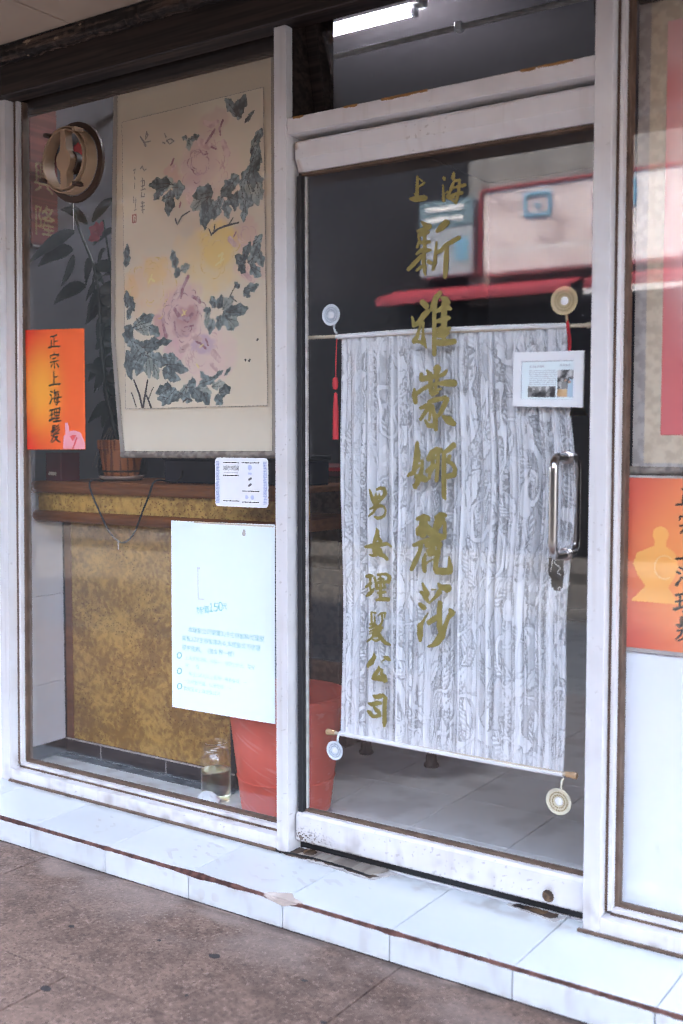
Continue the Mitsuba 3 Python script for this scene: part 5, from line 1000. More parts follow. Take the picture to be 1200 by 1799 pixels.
for i in range(3):
    x0 = -0.672 + i * 0.333
    part(dc, "skirting_tile", box(max(x0, -0.528) + 0.001, min(x0 + 0.332, 0.3125), 0.3205, 0.60, 0.003, 0.0565, 0.001), "m_black_tile")
    part(dc, "floor_strip", box(max(x0, -0.528) + 0.001, min(x0 + 0.332, 0.42), 0.270, 0.3195, 0.0004, 0.0030, 0.0008), "m_black_tile")  # black strip on the floor along the counter foot
    if i: part(dc, "skirting_joint", box(x0 - 0.001, x0 + 0.001, 0.3200, 0.33, 0.003, 0.056), "m_scroll_grey")
part(dc, "skirting_cap", box(-0.528, 0.3125, 0.3185, 0.3285, 0.0568, 0.0598), "m_scroll_grey")

pt = thing("flower_pot", "glazed brown flower pot on a pale saucer, on the wood counter", "flower pot")
PX, PY = -0.262, 0.37
part(pt, "pot", place(lathe([(0, 0), (0.058, 0), (0.066, 0.02), (0.075, 0.075), (0.078, 0.10), (0.085, 0.104), (0.086, 0.135), (0.079, 0.137), (0.074, 0.11), (0.06, 0.02), (0, 0.018)], 40), (PX, PY, 1.068)), "m_pot", 30)
part(pt, "band", place(lathe([(0.0605, 0.018), (0.068, 0.019), (0.069, 0.025), (0.062, 0.026), (0.0605, 0.018)], 40), (PX, PY, 1.068)), "m_vent_dark", 30)
part(pt, "saucer", place(lathe([(0, 0), (0.06, 0), (0.078, 0.008), (0.082, 0.016), (0.077, 0.017), (0.06, 0.010), (0, 0.010)], 40), (PX, PY, 1.0565)), "m_saucer", 30)
part(pt, "soil", place(lathe([(0, 0.118), (0.072, 0.118), (0.072, 0.11), (0, 0.11)], 24), (PX, PY, 1.068)), "m_brown")

pl = thing("potted_plant", "dark green leafy plant with long drooping leaves, growing from the brown pot", "plant")
stem_pts = spline([(-0.265, 0.37, 1.175), (-0.335, 0.365, 1.42), (-0.347, 0.36, 1.58), (-0.381, 0.36, 1.843), (-0.454, 0.355, 1.996), (-0.476, 0.35, 2.082)], 40)
part(pl, "stem", tube(stem_pts, np.linspace(0.009, 0.004, 40), 8), "m_leaf", 60)
part(pl, "stem", tube(spline([(-0.255, 0.38, 1.175), (-0.30, 0.40, 1.5), (-0.33, 0.40, 1.80), (-0.36, 0.39, 2.02)], 24), np.linspace(0.008, 0.003, 24), 8), "m_leaf", 60)
def blade(b, t, w, droop, seed):
    r = np.random.default_rng(seed)
    b, t = np.array(b, float), np.array(t, float)
    mid = (b + t) / 2 + [0, r.uniform(-0.02, 0.02), droop]
    n = 14
    P = np.array([(1 - u) ** 2 * b + 2 * u * (1 - u) * mid + u * u * t for u in np.linspace(0, 1, n + 1)])
    d = np.gradient(P, axis=0); d /= np.linalg.norm(d, axis=1, keepdims=True)
    side = np.cross(d, [0, 1.0, 0]) + np.array([0, r.uniform(-0.3, 0.3), 0]); side /= np.linalg.norm(side, axis=1, keepdims=True)
    u = np.linspace(0, 1, n + 1)
    W = w * 0.5 * np.sin(np.pi * np.clip(u, 0.02, 1) ** 0.75) ** 0.9 + 0.0008
    up = np.array([0, -1.0, 0.2])
    top = [P - side * W[:, None], P + up * -0.25 * W[:, None], P + side * W[:, None]]
    V = np.concatenate(top + [x + np.array([0, 0.0012, 0]) for x in top])
    F = []
    N = n + 1
    for k in (0, 1):
        for i in range(n):
            a, c = k * N + i, (k + 1) * N + i
            F += [[a, a + 1, c + 1], [a, c + 1, c]]
            a, c = a + 3 * N, c + 3 * N
            F += [[a, c + 1, a + 1], [a, c, c + 1]]
    for k in (0, 2):
        for i in range(n):
            a, c = k * N + i, (k + 3) * N + i
            F += [[a, c, c + 1], [a, c + 1, a + 1]]
    return trimesh.Trimesh(V, F, process=False)
BL = PLANT
for i, (bx, bz, tx, tz) in enumerate(BL):
    L = math.hypot(tx - bx, tz - bz)
    w = min(0.058, 0.22 * L + 0.012)
    part(pl, "leaf", blade((bx, 0.36 + 0.01 * (i % 3), bz), (tx, 0.33 + 0.03 * (i % 4), tz), w, 0.035 if i not in (4,) else 0.0, i), "m_leaf", True)
for i in range(64):
    u = rng.uniform(0.10, 0.78)
    p = stem_pts[int(u * 39)]
    a = rng.uniform(-0.4, 2.4) if i % 3 else rng.uniform(2.6, 3.6)
    L = rng.uniform(0.09, 0.2)
    t = p + [L * math.cos(a) * 0.8, rng.uniform(0.0, 0.16), L * math.sin(a) * 0.6 - 0.04]
    t[0] = min(t[0], -0.20)
    part(pl, "leaf", blade(p, t, 0.045, 0.03, 100 + i), "m_leaf", True)
fl = []
for i in range(16):
    a, e = rng.uniform(0, 6.28), rng.uniform(-0.6, 1.2)
    c = np.array([-0.345, 0.35, 1.955])
    fl.append(blade(c, c + 0.055 * np.array([math.cos(a) * math.cos(e), 0.4 * math.sin(a) * math.cos(e), math.sin(e)]), 0.034, 0.01, 300 + i))
part(pl, "flower", cat(*fl), "m_flower", True, label="faded dark red bloom among the leaves")
for i, c in enumerate(((-0.445, 0.36, 2.275), (-0.44, 0.36, 2.232))):
    fl = [blade(c, np.array(c) + 0.03 * np.array([math.cos(a), -0.3, math.sin(a)]), 0.022, 0.004, 400 + i * 9 + int(a * 3)) for a in np.arange(0, 6.2, 0.8)]
    part(pl, "flower", cat(*fl), "m_bright_red", True, label="small bright red bloom seen through the ventilator")
part(pl, "stem", tube(spline([(-0.476, 0.35, 2.082), (-0.465, 0.36, 2.18), (-0.445, 0.362, 2.275)], 12), 0.003, 6), "m_leaf", 60)

bx = thing("small_box", "maroon box with a pale label, at the left end of the wood counter", "box")
part(bx, "body", box(-0.478, -0.395, 0.20, 0.29, 1.0555, 1.158, 0.002), "m_maroon")
part(bx, "label", box(-0.462, -0.422, 0.1993, 0.1999, 1.076, 1.088), "m_saucer")
bx2 = thing("storage_box", "long dark navy box lying on the wood counter behind the scroll's lower rod", "box")
part(bx2, "body", box(0.02, 0.60, 0.30, 0.48, 1.0555, 1.135, 0.004), "m_navy")
part(bx2, "lid", box(0.015, 0.605, 0.295, 0.485, 1.1355, 1.153, 0.003), "m_black")
bag = thing("woven_bag", "dark woven bag slumped beside the flower pot", "bag")
prof = [(0, 0), (0.085, 0), (0.098, 0.03), (0.09, 0.12), (0.068, 0.21), (0.035, 0.27), (0.012, 0.285), (0, 0.285)]
m = lathe(prof, 28); m.apply_scale([1.15, 0.7, 1.0])
m.vertices += 0.012 * (np.c_[meshkit.noise(m.vertices * 22, 1), meshkit.noise(m.vertices * 22, 2), meshkit.noise(m.vertices * 22, 3)] - 0.5)
part(bag, "body", place(m, (-0.345, 0.46, 1.058)), "m_black", 60)
for i in range(9):
    a = -0.09 + 0.022 * i
    part(bag, "cord", tube(spline([(-0.345 + a, 0.385 + 0.3 * a * a, 1.10), (-0.345 + a * 0.8 + 0.02, 0.392, 1.18), (-0.345 + a * 0.4 + 0.03, 0.415, 1.27)], 10), 0.0013, 5), "m_roller")

cb = thing("power_cable", "thin black cable hanging in a loop over the front of the wood counter", "cable")
part(cb, "cord", tube(spline([(-0.30, 0.30, 1.062), (-0.20, 0.20, 1.062), (-0.183, 0.140, 1.055), (-0.163, 0.140, 1.00), (-0.122, 0.140, 0.935), (-0.075, 0.141, 0.874), (-0.026, 0.142, 0.854), (0.012, 0.141, 0.872), (0.069, 0.140, 0.961), (0.108, 0.140, 1.035), (0.119, 0.143, 1.062), (0.121, 0.20, 1.066), (0.12, 0.285, 1.10)], 70), 0.0032, 8), "m_cable", 60)
tg = thing("cable_tie", "thin white tie dangling below the hanging cable loop", "tie")
part(tg, "strip", tube([(-0.045, 0.139, 0.862), (-0.0445, 0.1385, 0.83)], 0.0013, 6), "m_thread")

rs = thing("couplet_scroll", "narrow dark red couplet scroll with gold characters, on the wall behind the plant", "hanging scroll")
part(rs, "mount", box(-1.0492, -1.042, 0.630, 0.775, 2.03, 2.62), "m_red_scroll")
part(rs, "roller", tube([(-1.04, 0.625, 2.025), (-1.04, 0.78, 2.025)], 0.010, 12), "m_brown")
for i, c in enumerate("興隆"):
    g = affinity.affine_transform(glyph(c), [0.12 / 64, 0, 0, 0.14 / 64, 0, 0])
    m = trimesh.util.concatenate([trimesh.creation.extrude_polygon(q, 0.0006, engine="earcut") for q in getattr(g, "geoms", [g])])
    m.apply_transform(np.array([[0, 0, 1, -1.0418], [1, 0, 0, 0.643], [0, 1, 0, 2.27 - 0.18 * i], [0, 0, 0, 1.0]]))
    part(rs, "character", m, "m_old_gold")

# ------------------------------------------------------------------ low things behind the left window
jr = thing("glass_jar", "clear glass jar half full of yellowish water, standing behind the left window", "jar")
JX, JY = 0.330, 0.205
outer = [(0, 0.001), (0.046, 0.001), (0.051, 0.006), (0.0515, 0.14), (0.049, 0.155), (0.041, 0.166), (0.0405, 0.170), (0.0425, 0.173), (0.0405, 0.176), (0.0425, 0.180), (0.0405, 0.184), (0.0425, 0.188), (0.0405, 0.193), (0.041, 0.200)]
inner = [(0.0385, 0.200), (0.038, 0.168), (0.0455, 0.154), (0.0485, 0.14), (0.0485, 0.008), (0.044, 0.005), (0, 0.005)]
part(jr, "glass", place(lathe(outer + [(0.0385, 0.2005), (0.0375, 0.198)], 40), (JX, JY, 0.0035)), "m_jar", 40)
part(jr, "water", place(lathe([(0, 0.0056), (0.043, 0.0056), (0.0475, 0.0085), (0.0485, 0.02), (0.0485, 0.108), (0, 0.108)], 40), (JX, JY, 0.0035)), "m_water", 40)
ts = thing("crumpled_wrapper", "crumpled white wrapper lying against the base of the glass jar", "wrapper")
m = trimesh.creation.icosphere(subdivisions=4, radius=1.0)
m.vertices *= [0.038, 0.028, 0.026]
m.vertices *= (0.75 + 0.55 * meshkit.fbm(m.vertices * 55 + 3, 3, 4))[:, None]
m.vertices[:, 2] -= m.vertices[:, 2].min()
part(ts, "film", place(m, (0.352, 0.140, 0.003)), "m_crumple", 25)

bk = thing("bucket", "large red plastic bucket standing behind the post between window and door", "bucket")
BX, BY = 0.562, 0.285
part(bk, "shell", place(lathe([(0, 0.001), (0.138, 0.001), (0.146, 0.008), (0.190, 0.375), (0.186, 0.375), (0.142, 0.012), (0, 0.010)], 56), (BX, BY, 0.0035)), "m_bucket", 30)
part(bk, "rim", place(lathe([(0.186, 0.355), (0.199, 0.352), (0.203, 0.372), (0.200, 0.384), (0.190, 0.386), (0.186, 0.376), (0.186, 0.355)], 56), (BX, BY, 0.0035)), "m_bucket", 30)
for z in (0.115, 0.118):
    pass
part(bk, "ridge", place(lathe([(0.1575, 0.108), (0.1605, 0.110), (0.1612, 0.114), (0.1585, 0.116), (0.1575, 0.108)], 56), (BX, BY, 0.0035)), "m_bucket", 30)
part(bk, "handle_lug", place(lathe([(0, 0), (0.010, 0), (0.009, 0.006), (0, 0.007)], 16), (BX + 0.135, BY - 0.128, 0.335), "-y"), "m_steel", 40)

# ------------------------------------------------------------------ lace curtain on the door
lc = thing("lace_curtain", "gathered white lace curtain torn beside the handle, on the inside of the door", "curtain")
nx, nz = 420, 150
us = np.linspace(0, 1, nx + 1)
dens = 1 + 0.35 * np.sin(us * 37) + 0.25 * np.sin(us * 91 + 1.3)
fold_raw = np.zeros_like(us)
for f, a, ph in ((23, 1.0, 0.3), (31, 0.8, 1.9), (47, 0.55, 4.0), (71, 0.35, 2.2)):
    fold_raw += a * np.sin(us * f * 2 * np.pi + ph + 2.0 * np.sin(us * 9 + ph))
Z0, Z1 = 0.349, 1.490
V, UV, F = [], [], []
for j in range(nz + 1):
    w = j / nz
    z = Z0 + (Z1 - Z0) * w
    belly = 0.022 * math.exp(-((z - 1.04) / 0.22) ** 2)
    xl = 0.926 + 0.006 * math.sin(w * 5) ** 2
    xr = 1.616 + belly + 0.004 * math.sin(w * 11)
    amp = 0.0085 * (0.35 + 0.65 * math.sin(math.pi * min(max(w, 0.03), 0.97)) ** 0.4)
    sway = 0.9 * (meshkit.noise(np.c_[us * 6, np.full_like(us, w * 2.2), us * 0], 5) - 0.5) * 2
    ff = fold_raw + 0.9 * np.sin(us * 17 * 6.283 + 5 * w + sway)
    x = xl + (xr - xl) * (us + 0.0022 * np.cos(us * 23 * 6.283 + 1.2 + 0.5 * sway))
    y = 0.066 + amp * ff * 0.62
    zz = z + 0.0025 * np.sin(us * 9 + 1) * (1 - w)
    y = 0.050 + np.log1p(np.exp((y - 0.050) * 250)) / 250
    V.append(np.c_[x, y, zz])
    if j == 0:   # the cloth's own width, measured once along the gathers
        f0 = fold_raw * 0.0085 * 0.62
        arc = np.r_[0, np.cumsum(np.hypot(np.diff(us * 0.69), 1.6 * np.diff(f0)))]
    UV.append(np.c_[arc * 0.95, np.full_like(us, z - Z0)])
V, UV = np.concatenate(V), np.concatenate(UV)
tear = Polygon([(1.566, 0.905), (1.610, 0.905), (1.613, 0.86), (1.609, 0.828), (1.597, 0.818), (1.584, 0.822), (1.575, 0.838), (1.571, 0.865)])
import shapely
for j in range(nz):
    a = j * (nx + 1) + np.arange(nx)
    F.append(np.c_[a, a + 1, a + nx + 2, a + nx + 1])
F = np.concatenate(F)
cen = V[F].mean(1)
keep = ~shapely.contains_xy(tear, cen[:, 0], cen[:, 2])
part(lc, "cloth", (V, F[keep]), "m_lace", True, uv=UV)
part(lc, "top_hem", tube(spline([(0.918, 0.060, 1.495), (1.1, 0.059, 1.4965), (1.35, 0.060, 1.494), (1.617, 0.060, 1.486)], 30), 0.0070, 10), "m_thread", 60)
part(lc, "bottom_hem", tube(spline([(0.928, 0.060, 0.354), (1.15, 0.059, 0.352), (1.4, 0.060, 0.351), (1.618, 0.060, 0.352)], 30), 0.0066, 10), "m_thread", 60)
for i, pts in enumerate(([(1.583, 0.060, 0.905), (1.581, 0.058, 0.885), (1.577, 0.060, 0.868)], [(1.602, 0.060, 0.905), (1.594, 0.057, 0.888), (1.604, 0.058, 0.880), (1.597, 0.060, 0.872), (1.606, 0.060, 0.862)], [(1.612, 0.060, 0.838), (1.625, 0.055, 0.836), (1.633, 0.052, 0.846)], [(1.575, 0.060, 0.832), (1.580, 0.056, 0.846), (1.578, 0.056, 0.855)], [(1.598, 0.060, 0.822), (1.604, 0.056, 0.832), (1.608, 0.056, 0.829)], [(1.60, 0.06, 0.368), (1.606, 0.056, 0.375), (1.622, 0.053, 0.372)])):
    part(lc, "loose_thread", tube(spline(pts, 12), 0.0009, 5), "m_thread")

for nm, z0, z1, x0, x1, lab in (("curtain_rod", 1.4985, 1.484, 0.79, 1.692, "thin cream rod through the top hem of the lace curtain"), ("curtain_rod", 0.3525, 0.3545, 0.886, 1.652, "thin rod with wooden ends through the bottom hem of the lace curtain")):
    k = thing(nm, lab, "curtain rod", "curtain rods")
    part(k, "bar", tube([(x0, 0.0605, z0), (x1, 0.0605, z1)], 0.0052, 12), "m_rod", 60)
    for x, z in ((x0, z0), (x1, z1)):
        s = 1 if x < 1.2 else -1
        m = lathe([(0, 0), (0.0085, 0.001), (0.0095, 0.006), (0.0085, 0.014), (0.0072, 0.017), (0.0078, 0.030), (0.0, 0.031)], 18)
        m.apply_transform(np.array([[0, 0, s, x - s * 0.004], [1, 0, 0, 0.0605], [0, s, 0, z], [0, 0, 0, 1.0]]))
        part(k, "finial", m, "m_rod_wood" if z0 < 1 else "m_rod", 40)

def suction(x, z, r, mm, lab, hook_dir):
    ring_mat = {"m_cup_white": "m_ring_blue", "m_cup_yellow": "m_ring_tan", "m_cup_cream": "m_ring_tan"}[mm]
    k = thing("suction_hook", lab, "suction hook", "suction hooks on the door")
    m = lathe([(0, 0.004), (r * 0.35, 0.004), (r * 0.62, 0.003), (r * 0.97, 0.0), (r, 0.001), (r * 0.98, 0.0025), (r * 0.66, 0.0055), (r * 0.36, 0.0085), (r * 0.34, 0.014), (0, 0.0145)], 36)
    m.vertices[:, 2] *= -1; m.invert()
    m = place(m, (x, 0.0325, z), "-y")
    part(k, "cup", m, mm, 35)
    part(k, "rim", place(lathe([(r * 0.93, 0), (r * 1.02, 0), (r * 1.02, 0.0012), (r * 0.93, 0.0012), (r * 0.93, 0)], 36), (x, 0.0325, z), "-y"), mm, 35)
    for q in (0.46, 0.68):
        part(k, "ring", place(lathe([(r * q, 0), (r * (q + 0.05), 0.0002), (r * (q + 0.07), 0.0012), (r * (q - 0.02), 0.0012), (r * q, 0)], 36), (x, 0.0330, z), "-y"), ring_mat, 35)
    part(k, "boss", place(lathe([(0, 0), (r * 0.30, 0), (r * 0.24, 0.0008), (0, 0.001)], 24), (x, 0.0345, z), "-y"), "m_white_plastic", 35)
    part(k, "hook", tube(spline([(x, 0.044, z), (x + 0.001, 0.046, z + hook_dir * r), (x + 0.001, 0.048, z + hook_dir * (r + 0.010)), (x + 0.002, 0.058, z + hook_dir * (r + 0.020))], 14), 0.0032, 8), mm, 60)
suction(0.918, 1.5545, 0.0295, "m_cup_white", "bluish white suction cup at the curtain's upper left corner", -1)
suction(1.6165, 1.5445, 0.0345, "m_cup_yellow", "yellowed tan suction cup at the curtain's upper right corner", -1)
suction(0.930, 0.3105, 0.0275, "m_cup_white", "bluish white suction cup at the curtain's lower left corner", 1)
suction(1.6185, 0.2895, 0.0335, "m_cup_cream", "cream suction cup at the curtain's lower right corner", 1)

tk = thing("red_tassel", "red cord and tassel hanging at the left edge of the lace curtain", "tassel")
part(tk, "cord", tube(spline([(0.921, 0.057, 1.49), (0.918, 0.056, 1.40), (0.915, 0.060, 1.36)], 12), 0.0017, 6), "m_red_cord")
part(tk, "knot", place(lathe([(0, 0), (0.007, 0.004), (0.009, 0.02), (0.007, 0.034), (0, 0.038)], 14), (0.912, 0.062, 1.345)), "m_red_cord", 40)
part(tk, "fringe", place(lathe([(0, 0), (0.009, 0.0), (0.0085, 0.08), (0.005, 0.13), (0, 0.135)], 14), (0.912, 0.064, 1.205)), "m_red_cord", 40)
ck = thing("looped_string", "red string looped down from the upper right suction cup", "cord")
part(ck, "strand", tube(spline([(1.616, 0.053, 1.520), (1.621, 0.048, 1.49), (1.628, 0.046, 1.455), (1.627, 0.046, 1.42)], 20), 0.0022, 6), "m_red_cord", 60)
part(ck, "strand", tube(spline([(1.616, 0.053, 1.520), (1.617, 0.049, 1.49), (1.622, 0.047, 1.455), (1.624, 0.048, 1.42)], 20), 0.0018, 6), "m_red_cord", 60)
bl = thing("bell", "small brass bell hanging below the framed notice at the curtain's edge", "bell")
part(bl, "body", place(lathe([(0, 0.052), (0.008, 0.05), (0.013, 0.04), (0.015, 0.02), (0.0215, 0.004), (0.0225, 0.0), (0.0195, 0.0), (0.013, 0.02), (0.0, 0.046)], 28), (1.645, 0.062, 1.263)), "m_brass", 40)
part(bl, "loop", tube([(1.645 + 0.006 * math.cos(a), 0.062, 1.319 + 0.006 * math.sin(a)) for a in np.linspace(0, 6.1, 14)], 0.0013, 6), "m_brass")
part(bl, "clapper", place(lathe([(0, 0), (0.004, 0.003), (0.004, 0.006), (0.001, 0.01), (0, 0.02)], 12), (1.645, 0.062, 1.262)), "m_brass")

# framed notice
pf = thing("picture_frame", "white framed notice with small photographs, stuck over the curtain's right side", "picture frame")
def warp(u, v):   # inside the slightly slanting frame
    a, b, c, d = np.array([1.480, 1.288]), np.array([1.667, 1.282]), np.array([1.668, 1.421]), np.array([1.480, 1.424])
    return tuple((a * (1 - u) + b * u) * (1 - v) + (d * (1 - u) + c * u) * v)
def quad(u0, u1, v0, v1):
    return Polygon([warp(u0, v0), warp(u1, v0), warp(u1, v1), warp(u0, v1)])
part(pf, "frame", upright(quad(0, 1, 0, 1).difference(quad(0.11, 0.865, 0.135, 0.835)), 0.0415, 0.0075), "m_white_plastic")
part(pf, "mount", upright(quad(0.105, 0.87, 0.13, 0.84), 0.0400, 0.0015), "m_white_paper")
part(pf, "inner_edge", upright(quad(0.11, 0.865, 0.135, 0.835).difference(quad(0.122, 0.862, 0.14, 0.822)), 0.0384, 0.0012), "m_print_grey")
g = []
for r in range(8):
    v = 0.655 - r * 0.036
    u = 0.225
    while u < 0.60:
        du = rng.uniform(0.03, 0.09)
        g.append(quad(u, min(u + du, 0.615), v, v + 0.012)); u += du + 0.012
part(pf, "text_lines", upright(union_all(g), 0.0383, 0.0002), "m_print_grey")
part(pf, "heading", upright(union_all([quad(0.235 + 0.036 * i, 0.258 + 0.036 * i, 0.715, 0.75) for i in range(6)]), 0.0383, 0.0002), "m_print_grey")
part(pf, "heading", upright(union_all([quad(0.665 + 0.04 * i, 0.69 + 0.04 * i, 0.735, 0.77) for i in range(4)]), 0.0383, 0.0002), "m_print_grey")
ph = part(pf, "photograph", upright(quad(0.212, 0.605, 0.178, 0.375), 0.0383, 0.0003), "m_photo_grey", label="wide grey photograph of a crowd in the lower left")
part(ph, "dark_figures", upright(union_all([quad(u, u + 0.05, 0.185, v) for u, v in ((0.215, 0.34), (0.262, 0.30), (0.315, 0.35), (0.36, 0.29), (0.41, 0.36), (0.54, 0.26))]).buffer(0.0012), 0.0379, 0.0002), "m_photo_dark")
ph = part(pf, "photograph", upright(quad(0.632, 0.858, 0.182, 0.665), 0.0383, 0.0003), "m_photo_grey", label="upright colour photograph of two people behind a round wooden tub")
part(ph, "sky_patch", upright(quad(0.80, 0.857, 0.30, 0.50), 0.0379, 0.0002), "m_photo_sky")
part(ph, "person_in_black", upright(union_all([quad(0.70, 0.775, 0.34, 0.44), Point(*warp(0.745, 0.475)).buffer(0.0042)]).buffer(0.002), 0.0378, 0.0002), "m_photo_dark")
part(ph, "person_in_blue", upright(union_all([quad(0.79, 0.845, 0.20, 0.42)]).buffer(0.002), 0.0377, 0.0002), "m_photo_sky")
part(ph, "face", upright(union_all([Point(*warp(0.748, 0.48)).buffer(0.0030), Point(*warp(0.805, 0.45)).buffer(0.0034)]), 0.0375, 0.0002), "m_skin")
part(ph, "tub", upright(union_all([quad(0.635, 0.77, 0.19, 0.32)]), 0.0376, 0.0002), "m_photo_tan")

# ------------------------------------------------------------------ right-hand window display
s2 = thing("hanging_scroll", "faded red and cream hanging scroll inside the right-hand window", "hanging scroll", "hanging scrolls in the windows")
part(s2, "mount", upright(sbox(1.777, 1.135, 2.56, 2.30), 0.084, 0.001), "m_scroll_grey")
part(s2, "border", upright(sbox(1.806, 1.147, 2.53, 2.30), 0.0826, 0.0008), "m_scroll_cream")
part(s2, "painting", upright(sbox(1.846, 1.214, 2.48, 2.18), 0.0814, 0.0008), "m_scroll_pink")
part(s2, "roller", tube([(1.768, 0.086, 1.128), (2.58, 0.086, 1.128)], 0.011, 14), "m_roller", 60)
wb = thing("white_board", "plain white board standing under the orange poster in the right-hand window", "board")
part(wb, "panel", box(1.767, 2.60, 0.060, 0.072, 0.010, 0.688, 0.002), "m_board")
part(wb, "backing", box(1.745, 2.60, 0.090, 0.10, 0.010, 1.12), "m_navy")

# ------------------------------------------------------------------ inside the shop
lm = thing("ceiling_lamp", "lit fluorescent tube lamp under the ceiling, seen through the window above the door", "lamp")
LX0, LX1, LY, LZ = -0.175, 0.305, 1.5, 2.975
part(lm, "housing", box(LX0 - 0.03, LX1 + 0.05, LY - 0.045, LY + 0.045, LZ + 0.02, LZ + 0.065, 0.004), "m_white_plastic")
key = part(lm, "tube", tube([(LX0, LY, LZ), (LX1, LY, LZ)], 0.0150, 14), "m_white_plastic", 60)
scene[key]["emitter"] = {"type": "area", "radiance": rgb(6.0, 6.2, 6.8)}
for x in (LX0 - 0.012, LX1 + 0.012):
    part(lm, "socket", box(x - 0.011, x + 0.011, LY - 0.017, LY + 0.017, LZ - 0.018, LZ + 0.02, 0.002), "m_white_plastic")
cd = thing("ceiling_conduit", "pale metal conduit under the shop ceiling, seen through the window above the door", "pipe")
part(cd, "pipe", tube([(-0.9, 1.2, 2.748), (2.4, 1.2, 2.740)], 0.011, 10), "m_scroll_grey", 60)
for x in (-0.6, 0.69, 2.1):
    part(cd, "clip", box(x - 0.014, x + 0.014, 1.184, 1.216, 2.728, 2.762, 0.002), "m_white_plastic")
part(cd, "hanger", tube([(-0.62, 1.2, 2.75), (-0.62, 1.2, 3.10)], 0.006, 8), "m_black")
part(cd, "hanger", tube([(2.1, 1.2, 2.75), (2.1, 1.2, 3.10)], 0.006, 8), "m_black")
ct = thing("reception_counter", "dark brown wooden counter with a red edged top, inside the shop left of the curtain", "counter")
part(ct, "carcass", box(-0.40, 0.33, 0.985, 1.55, 0.0, 1.06, 0.003), "m_brown")
part(ct, "top", box(-0.42, 0.40, 0.955, 1.57, 1.065, 1.10, 0.003), "m_maroon")
part(ct, "glass_edge", box(-0.42, 0.40, 0.953, 0.9545, 1.085, 1.099), "m_red_cord")
for z in (0.22, 0.52, 0.82):
    part(ct, "drawer", box(-0.36, 0.30, 0.972, 0.984, z - 0.12, z + 0.12, 0.003), "m_brown")
stl = thing("stool", "black stool on tapered feet inside the shop, mostly hidden by the curtain", "stool")
part(stl, "seat", place(lathe([(0, 0), (0.19, 0), (0.20, 0.02), (0.19, 0.05), (0.10, 0.06), (0, 0.06)], 32), (0.58, 1.10, 0.44)), "m_black", 40)
for x, y in ((0.433, 0.965), (0.725, 0.958), (0.433, 1.25), (0.725, 1.25)):
    lg = part(stl, "leg", tube([(x, y, 0.02), (0.58 + (x - 0.58) * 0.7, 1.10 + (y - 1.10) * 0.7, 0.44)], [0.016, 0.018], 14), "m_rubber", 60)
    part(lg, "foot", place(lathe([(0, 0), (0.027, 0.0), (0.029, 0.008), (0.022, 0.016), (0.019, 0.045), (0, 0.05)], 20), (x, y, 0.0008)), "m_rubber", 40)
mr = thing("wall_mirror", "dark framed mirror on the back wall of the shop", "mirror")
part(mr, "frame", box(0.2, 2.4, 4.84, 4.898, 0.9, 1.9, 0.004), "m_brown")
part(mr, "shelf", box(0.1, 2.5, 4.6, 4.839, 0.80, 0.84, 0.004), "m_brown")
part(mr, "glass", box(0.26, 2.34, 4.832, 4.8385, 0.96, 1.84), "m_dark_window")

# ------------------------------------------------------------------ across the street (seen in the panes)
ob = thing("opposite_building", "grey two-storey block across the street with shop signs, seen only as a reflection", "building")
part(ob, "wall", box(-3.4, 30, -16, -9.0, -0.2, 4.7), "m_concrete")
part(ob, "shopfront", box(-3.395, 12, -8.998, -8.94, -0.09, 2.75, 0.01), "m_dark_window")
part(ob, "parapet", box(-3.38, 30, -9.2, -8.97, 4.58, 4.75, 0.01), "m_kerb")
ob2 = thing("opposite_building", "darker block across the street further left, seen only as a reflection", "building")
part(ob2, "wall", box(-40, -3.41, -16, -9.02, -0.2, 9.0), "m_dark_concrete")
part(ob2, "shopfront", box(-30, -3.42, -9.018, -8.98, -0.09, 3.0, 0.01), "m_dark_window")
for i in range(8):
    x0 = -5.6 - i * 2.3
    w = part(ob2, "window", box(x0, x0 + 1.4, -9.019, -8.99, 4.7, 6.1, 0.01), "m_black")
    part(w, "glass", box(x0 + 0.06, x0 + 1.34, -8.988, -8.98, 4.76, 6.04), "m_dark_window")
sg = thing("shop_sign", "long pinkish white sign board with red edge and blue squares, reflected in the door", "sign")
part(sg, "board", box(-3.13, 9, -8.94, -8.80, 3.08, 4.05, 0.03), "m_sign")
part(sg, "red_trim", box(-3.14, 9, -8.80, -8.775, 4.02, 4.055, 0.005), "m_sign_red")
part(sg, "red_trim", box(-3.155, -3.131, -8.94, -8.775, 3.09, 4.03, 0.005), "m_sign_red")
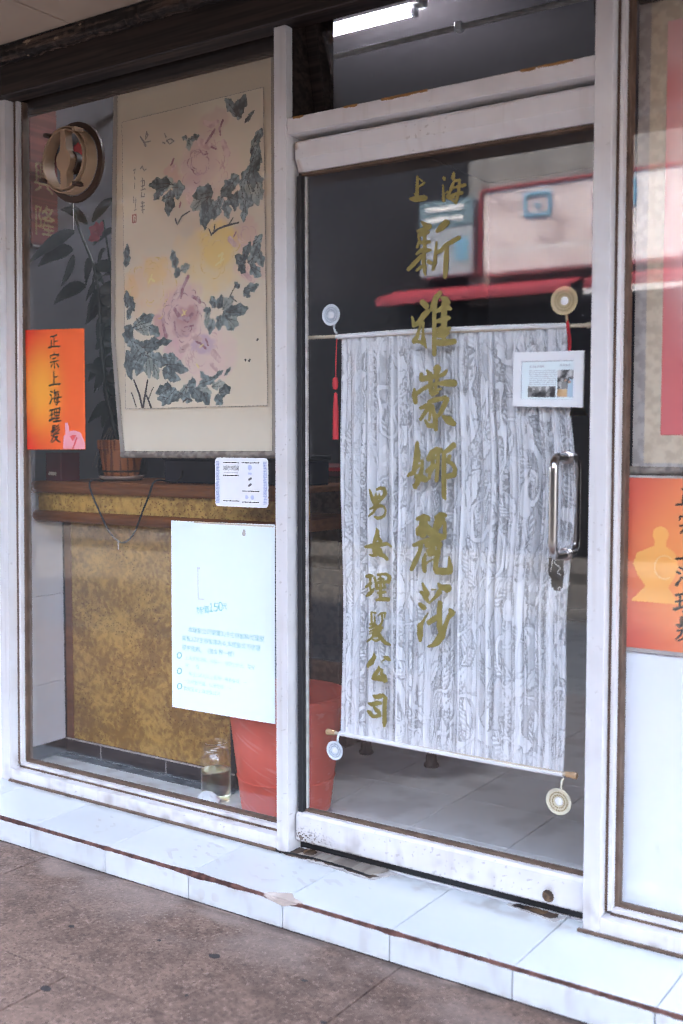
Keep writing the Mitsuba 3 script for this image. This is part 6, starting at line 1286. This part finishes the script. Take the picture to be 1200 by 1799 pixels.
for i in range(9):
    x0 = -2.606 + i * 0.955
    fr_ = sbox(x0, 3.68, x0 + 0.322, 3.946).difference(sbox(x0 + 0.036, 3.716, x0 + 0.286, 3.910)).union(Point(x0 + 0.16, 3.80).buffer(0.035))
    m = upright(fr_, 0.0, 0.012); m.apply_transform(np.array([[1, 0, 0, 0], [0, -1, 0, -8.788], [0, 0, 1, 0], [0, 0, 0, 1.0]])); m.invert()
    part(sg, "blue_square", m, "m_sign_blue")
aw = thing("awning", "narrow red awning edge under the long sign, reflected in the door", "awning")
part(aw, "valance", box(-4.40, -1.96, -8.58, -8.55, 2.80, 2.875, 0.004), "m_sign_red")
part(aw, "canvas", trimesh.convex.convex_hull(np.array([(x, y, z) for x in (-4.40, -1.96) for y, z in ((-8.575, 2.89), (-8.575, 2.87), (-8.99, 3.02), (-8.99, 3.00))])), "m_sign_red")
aw = thing("awning", "second red awning edge with a white hem, reflected in the right-hand window", "awning")
part(aw, "valance", box(-1.80, 3.5, -8.58, -8.55, 2.81, 2.91, 0.004), "m_sign_red")
part(aw, "hem", box(-1.80, 3.5, -8.58, -8.55, 2.75, 2.808, 0.004), "m_paint_white")
part(aw, "canvas", trimesh.convex.convex_hull(np.array([(x, y, z) for x in (-1.80, 3.5) for y, z in ((-8.575, 2.91), (-8.575, 2.89), (-8.99, 3.02), (-8.99, 3.00))])), "m_sign_red")
hs = thing("hanging_sign", "pale blue and white hanging sign with a teal band, reflected behind the gold lettering", "sign")
part(hs, "box", box(-3.97, -3.27, -9.0, -8.86, 3.13, 4.01, 0.02), "m_sign_pale")
part(hs, "teal_band", box(-3.975, -3.265, -8.858, -8.848, 3.70, 4.005), "m_teal")
for i, z in enumerate((3.76, 3.88)):
    part(hs, "white_lettering", box(-3.90, -3.40, -8.846, -8.840, z, z + 0.055), "m_paint_white")
part(hs, "blue_patch", box(-3.50, -3.34, -8.858, -8.850, 3.3, 3.56), "m_sign_blue")
part(hs, "bracket", box(-3.7, -3.6, -9.018, -9.002, 3.5, 3.6), "m_dark_concrete")
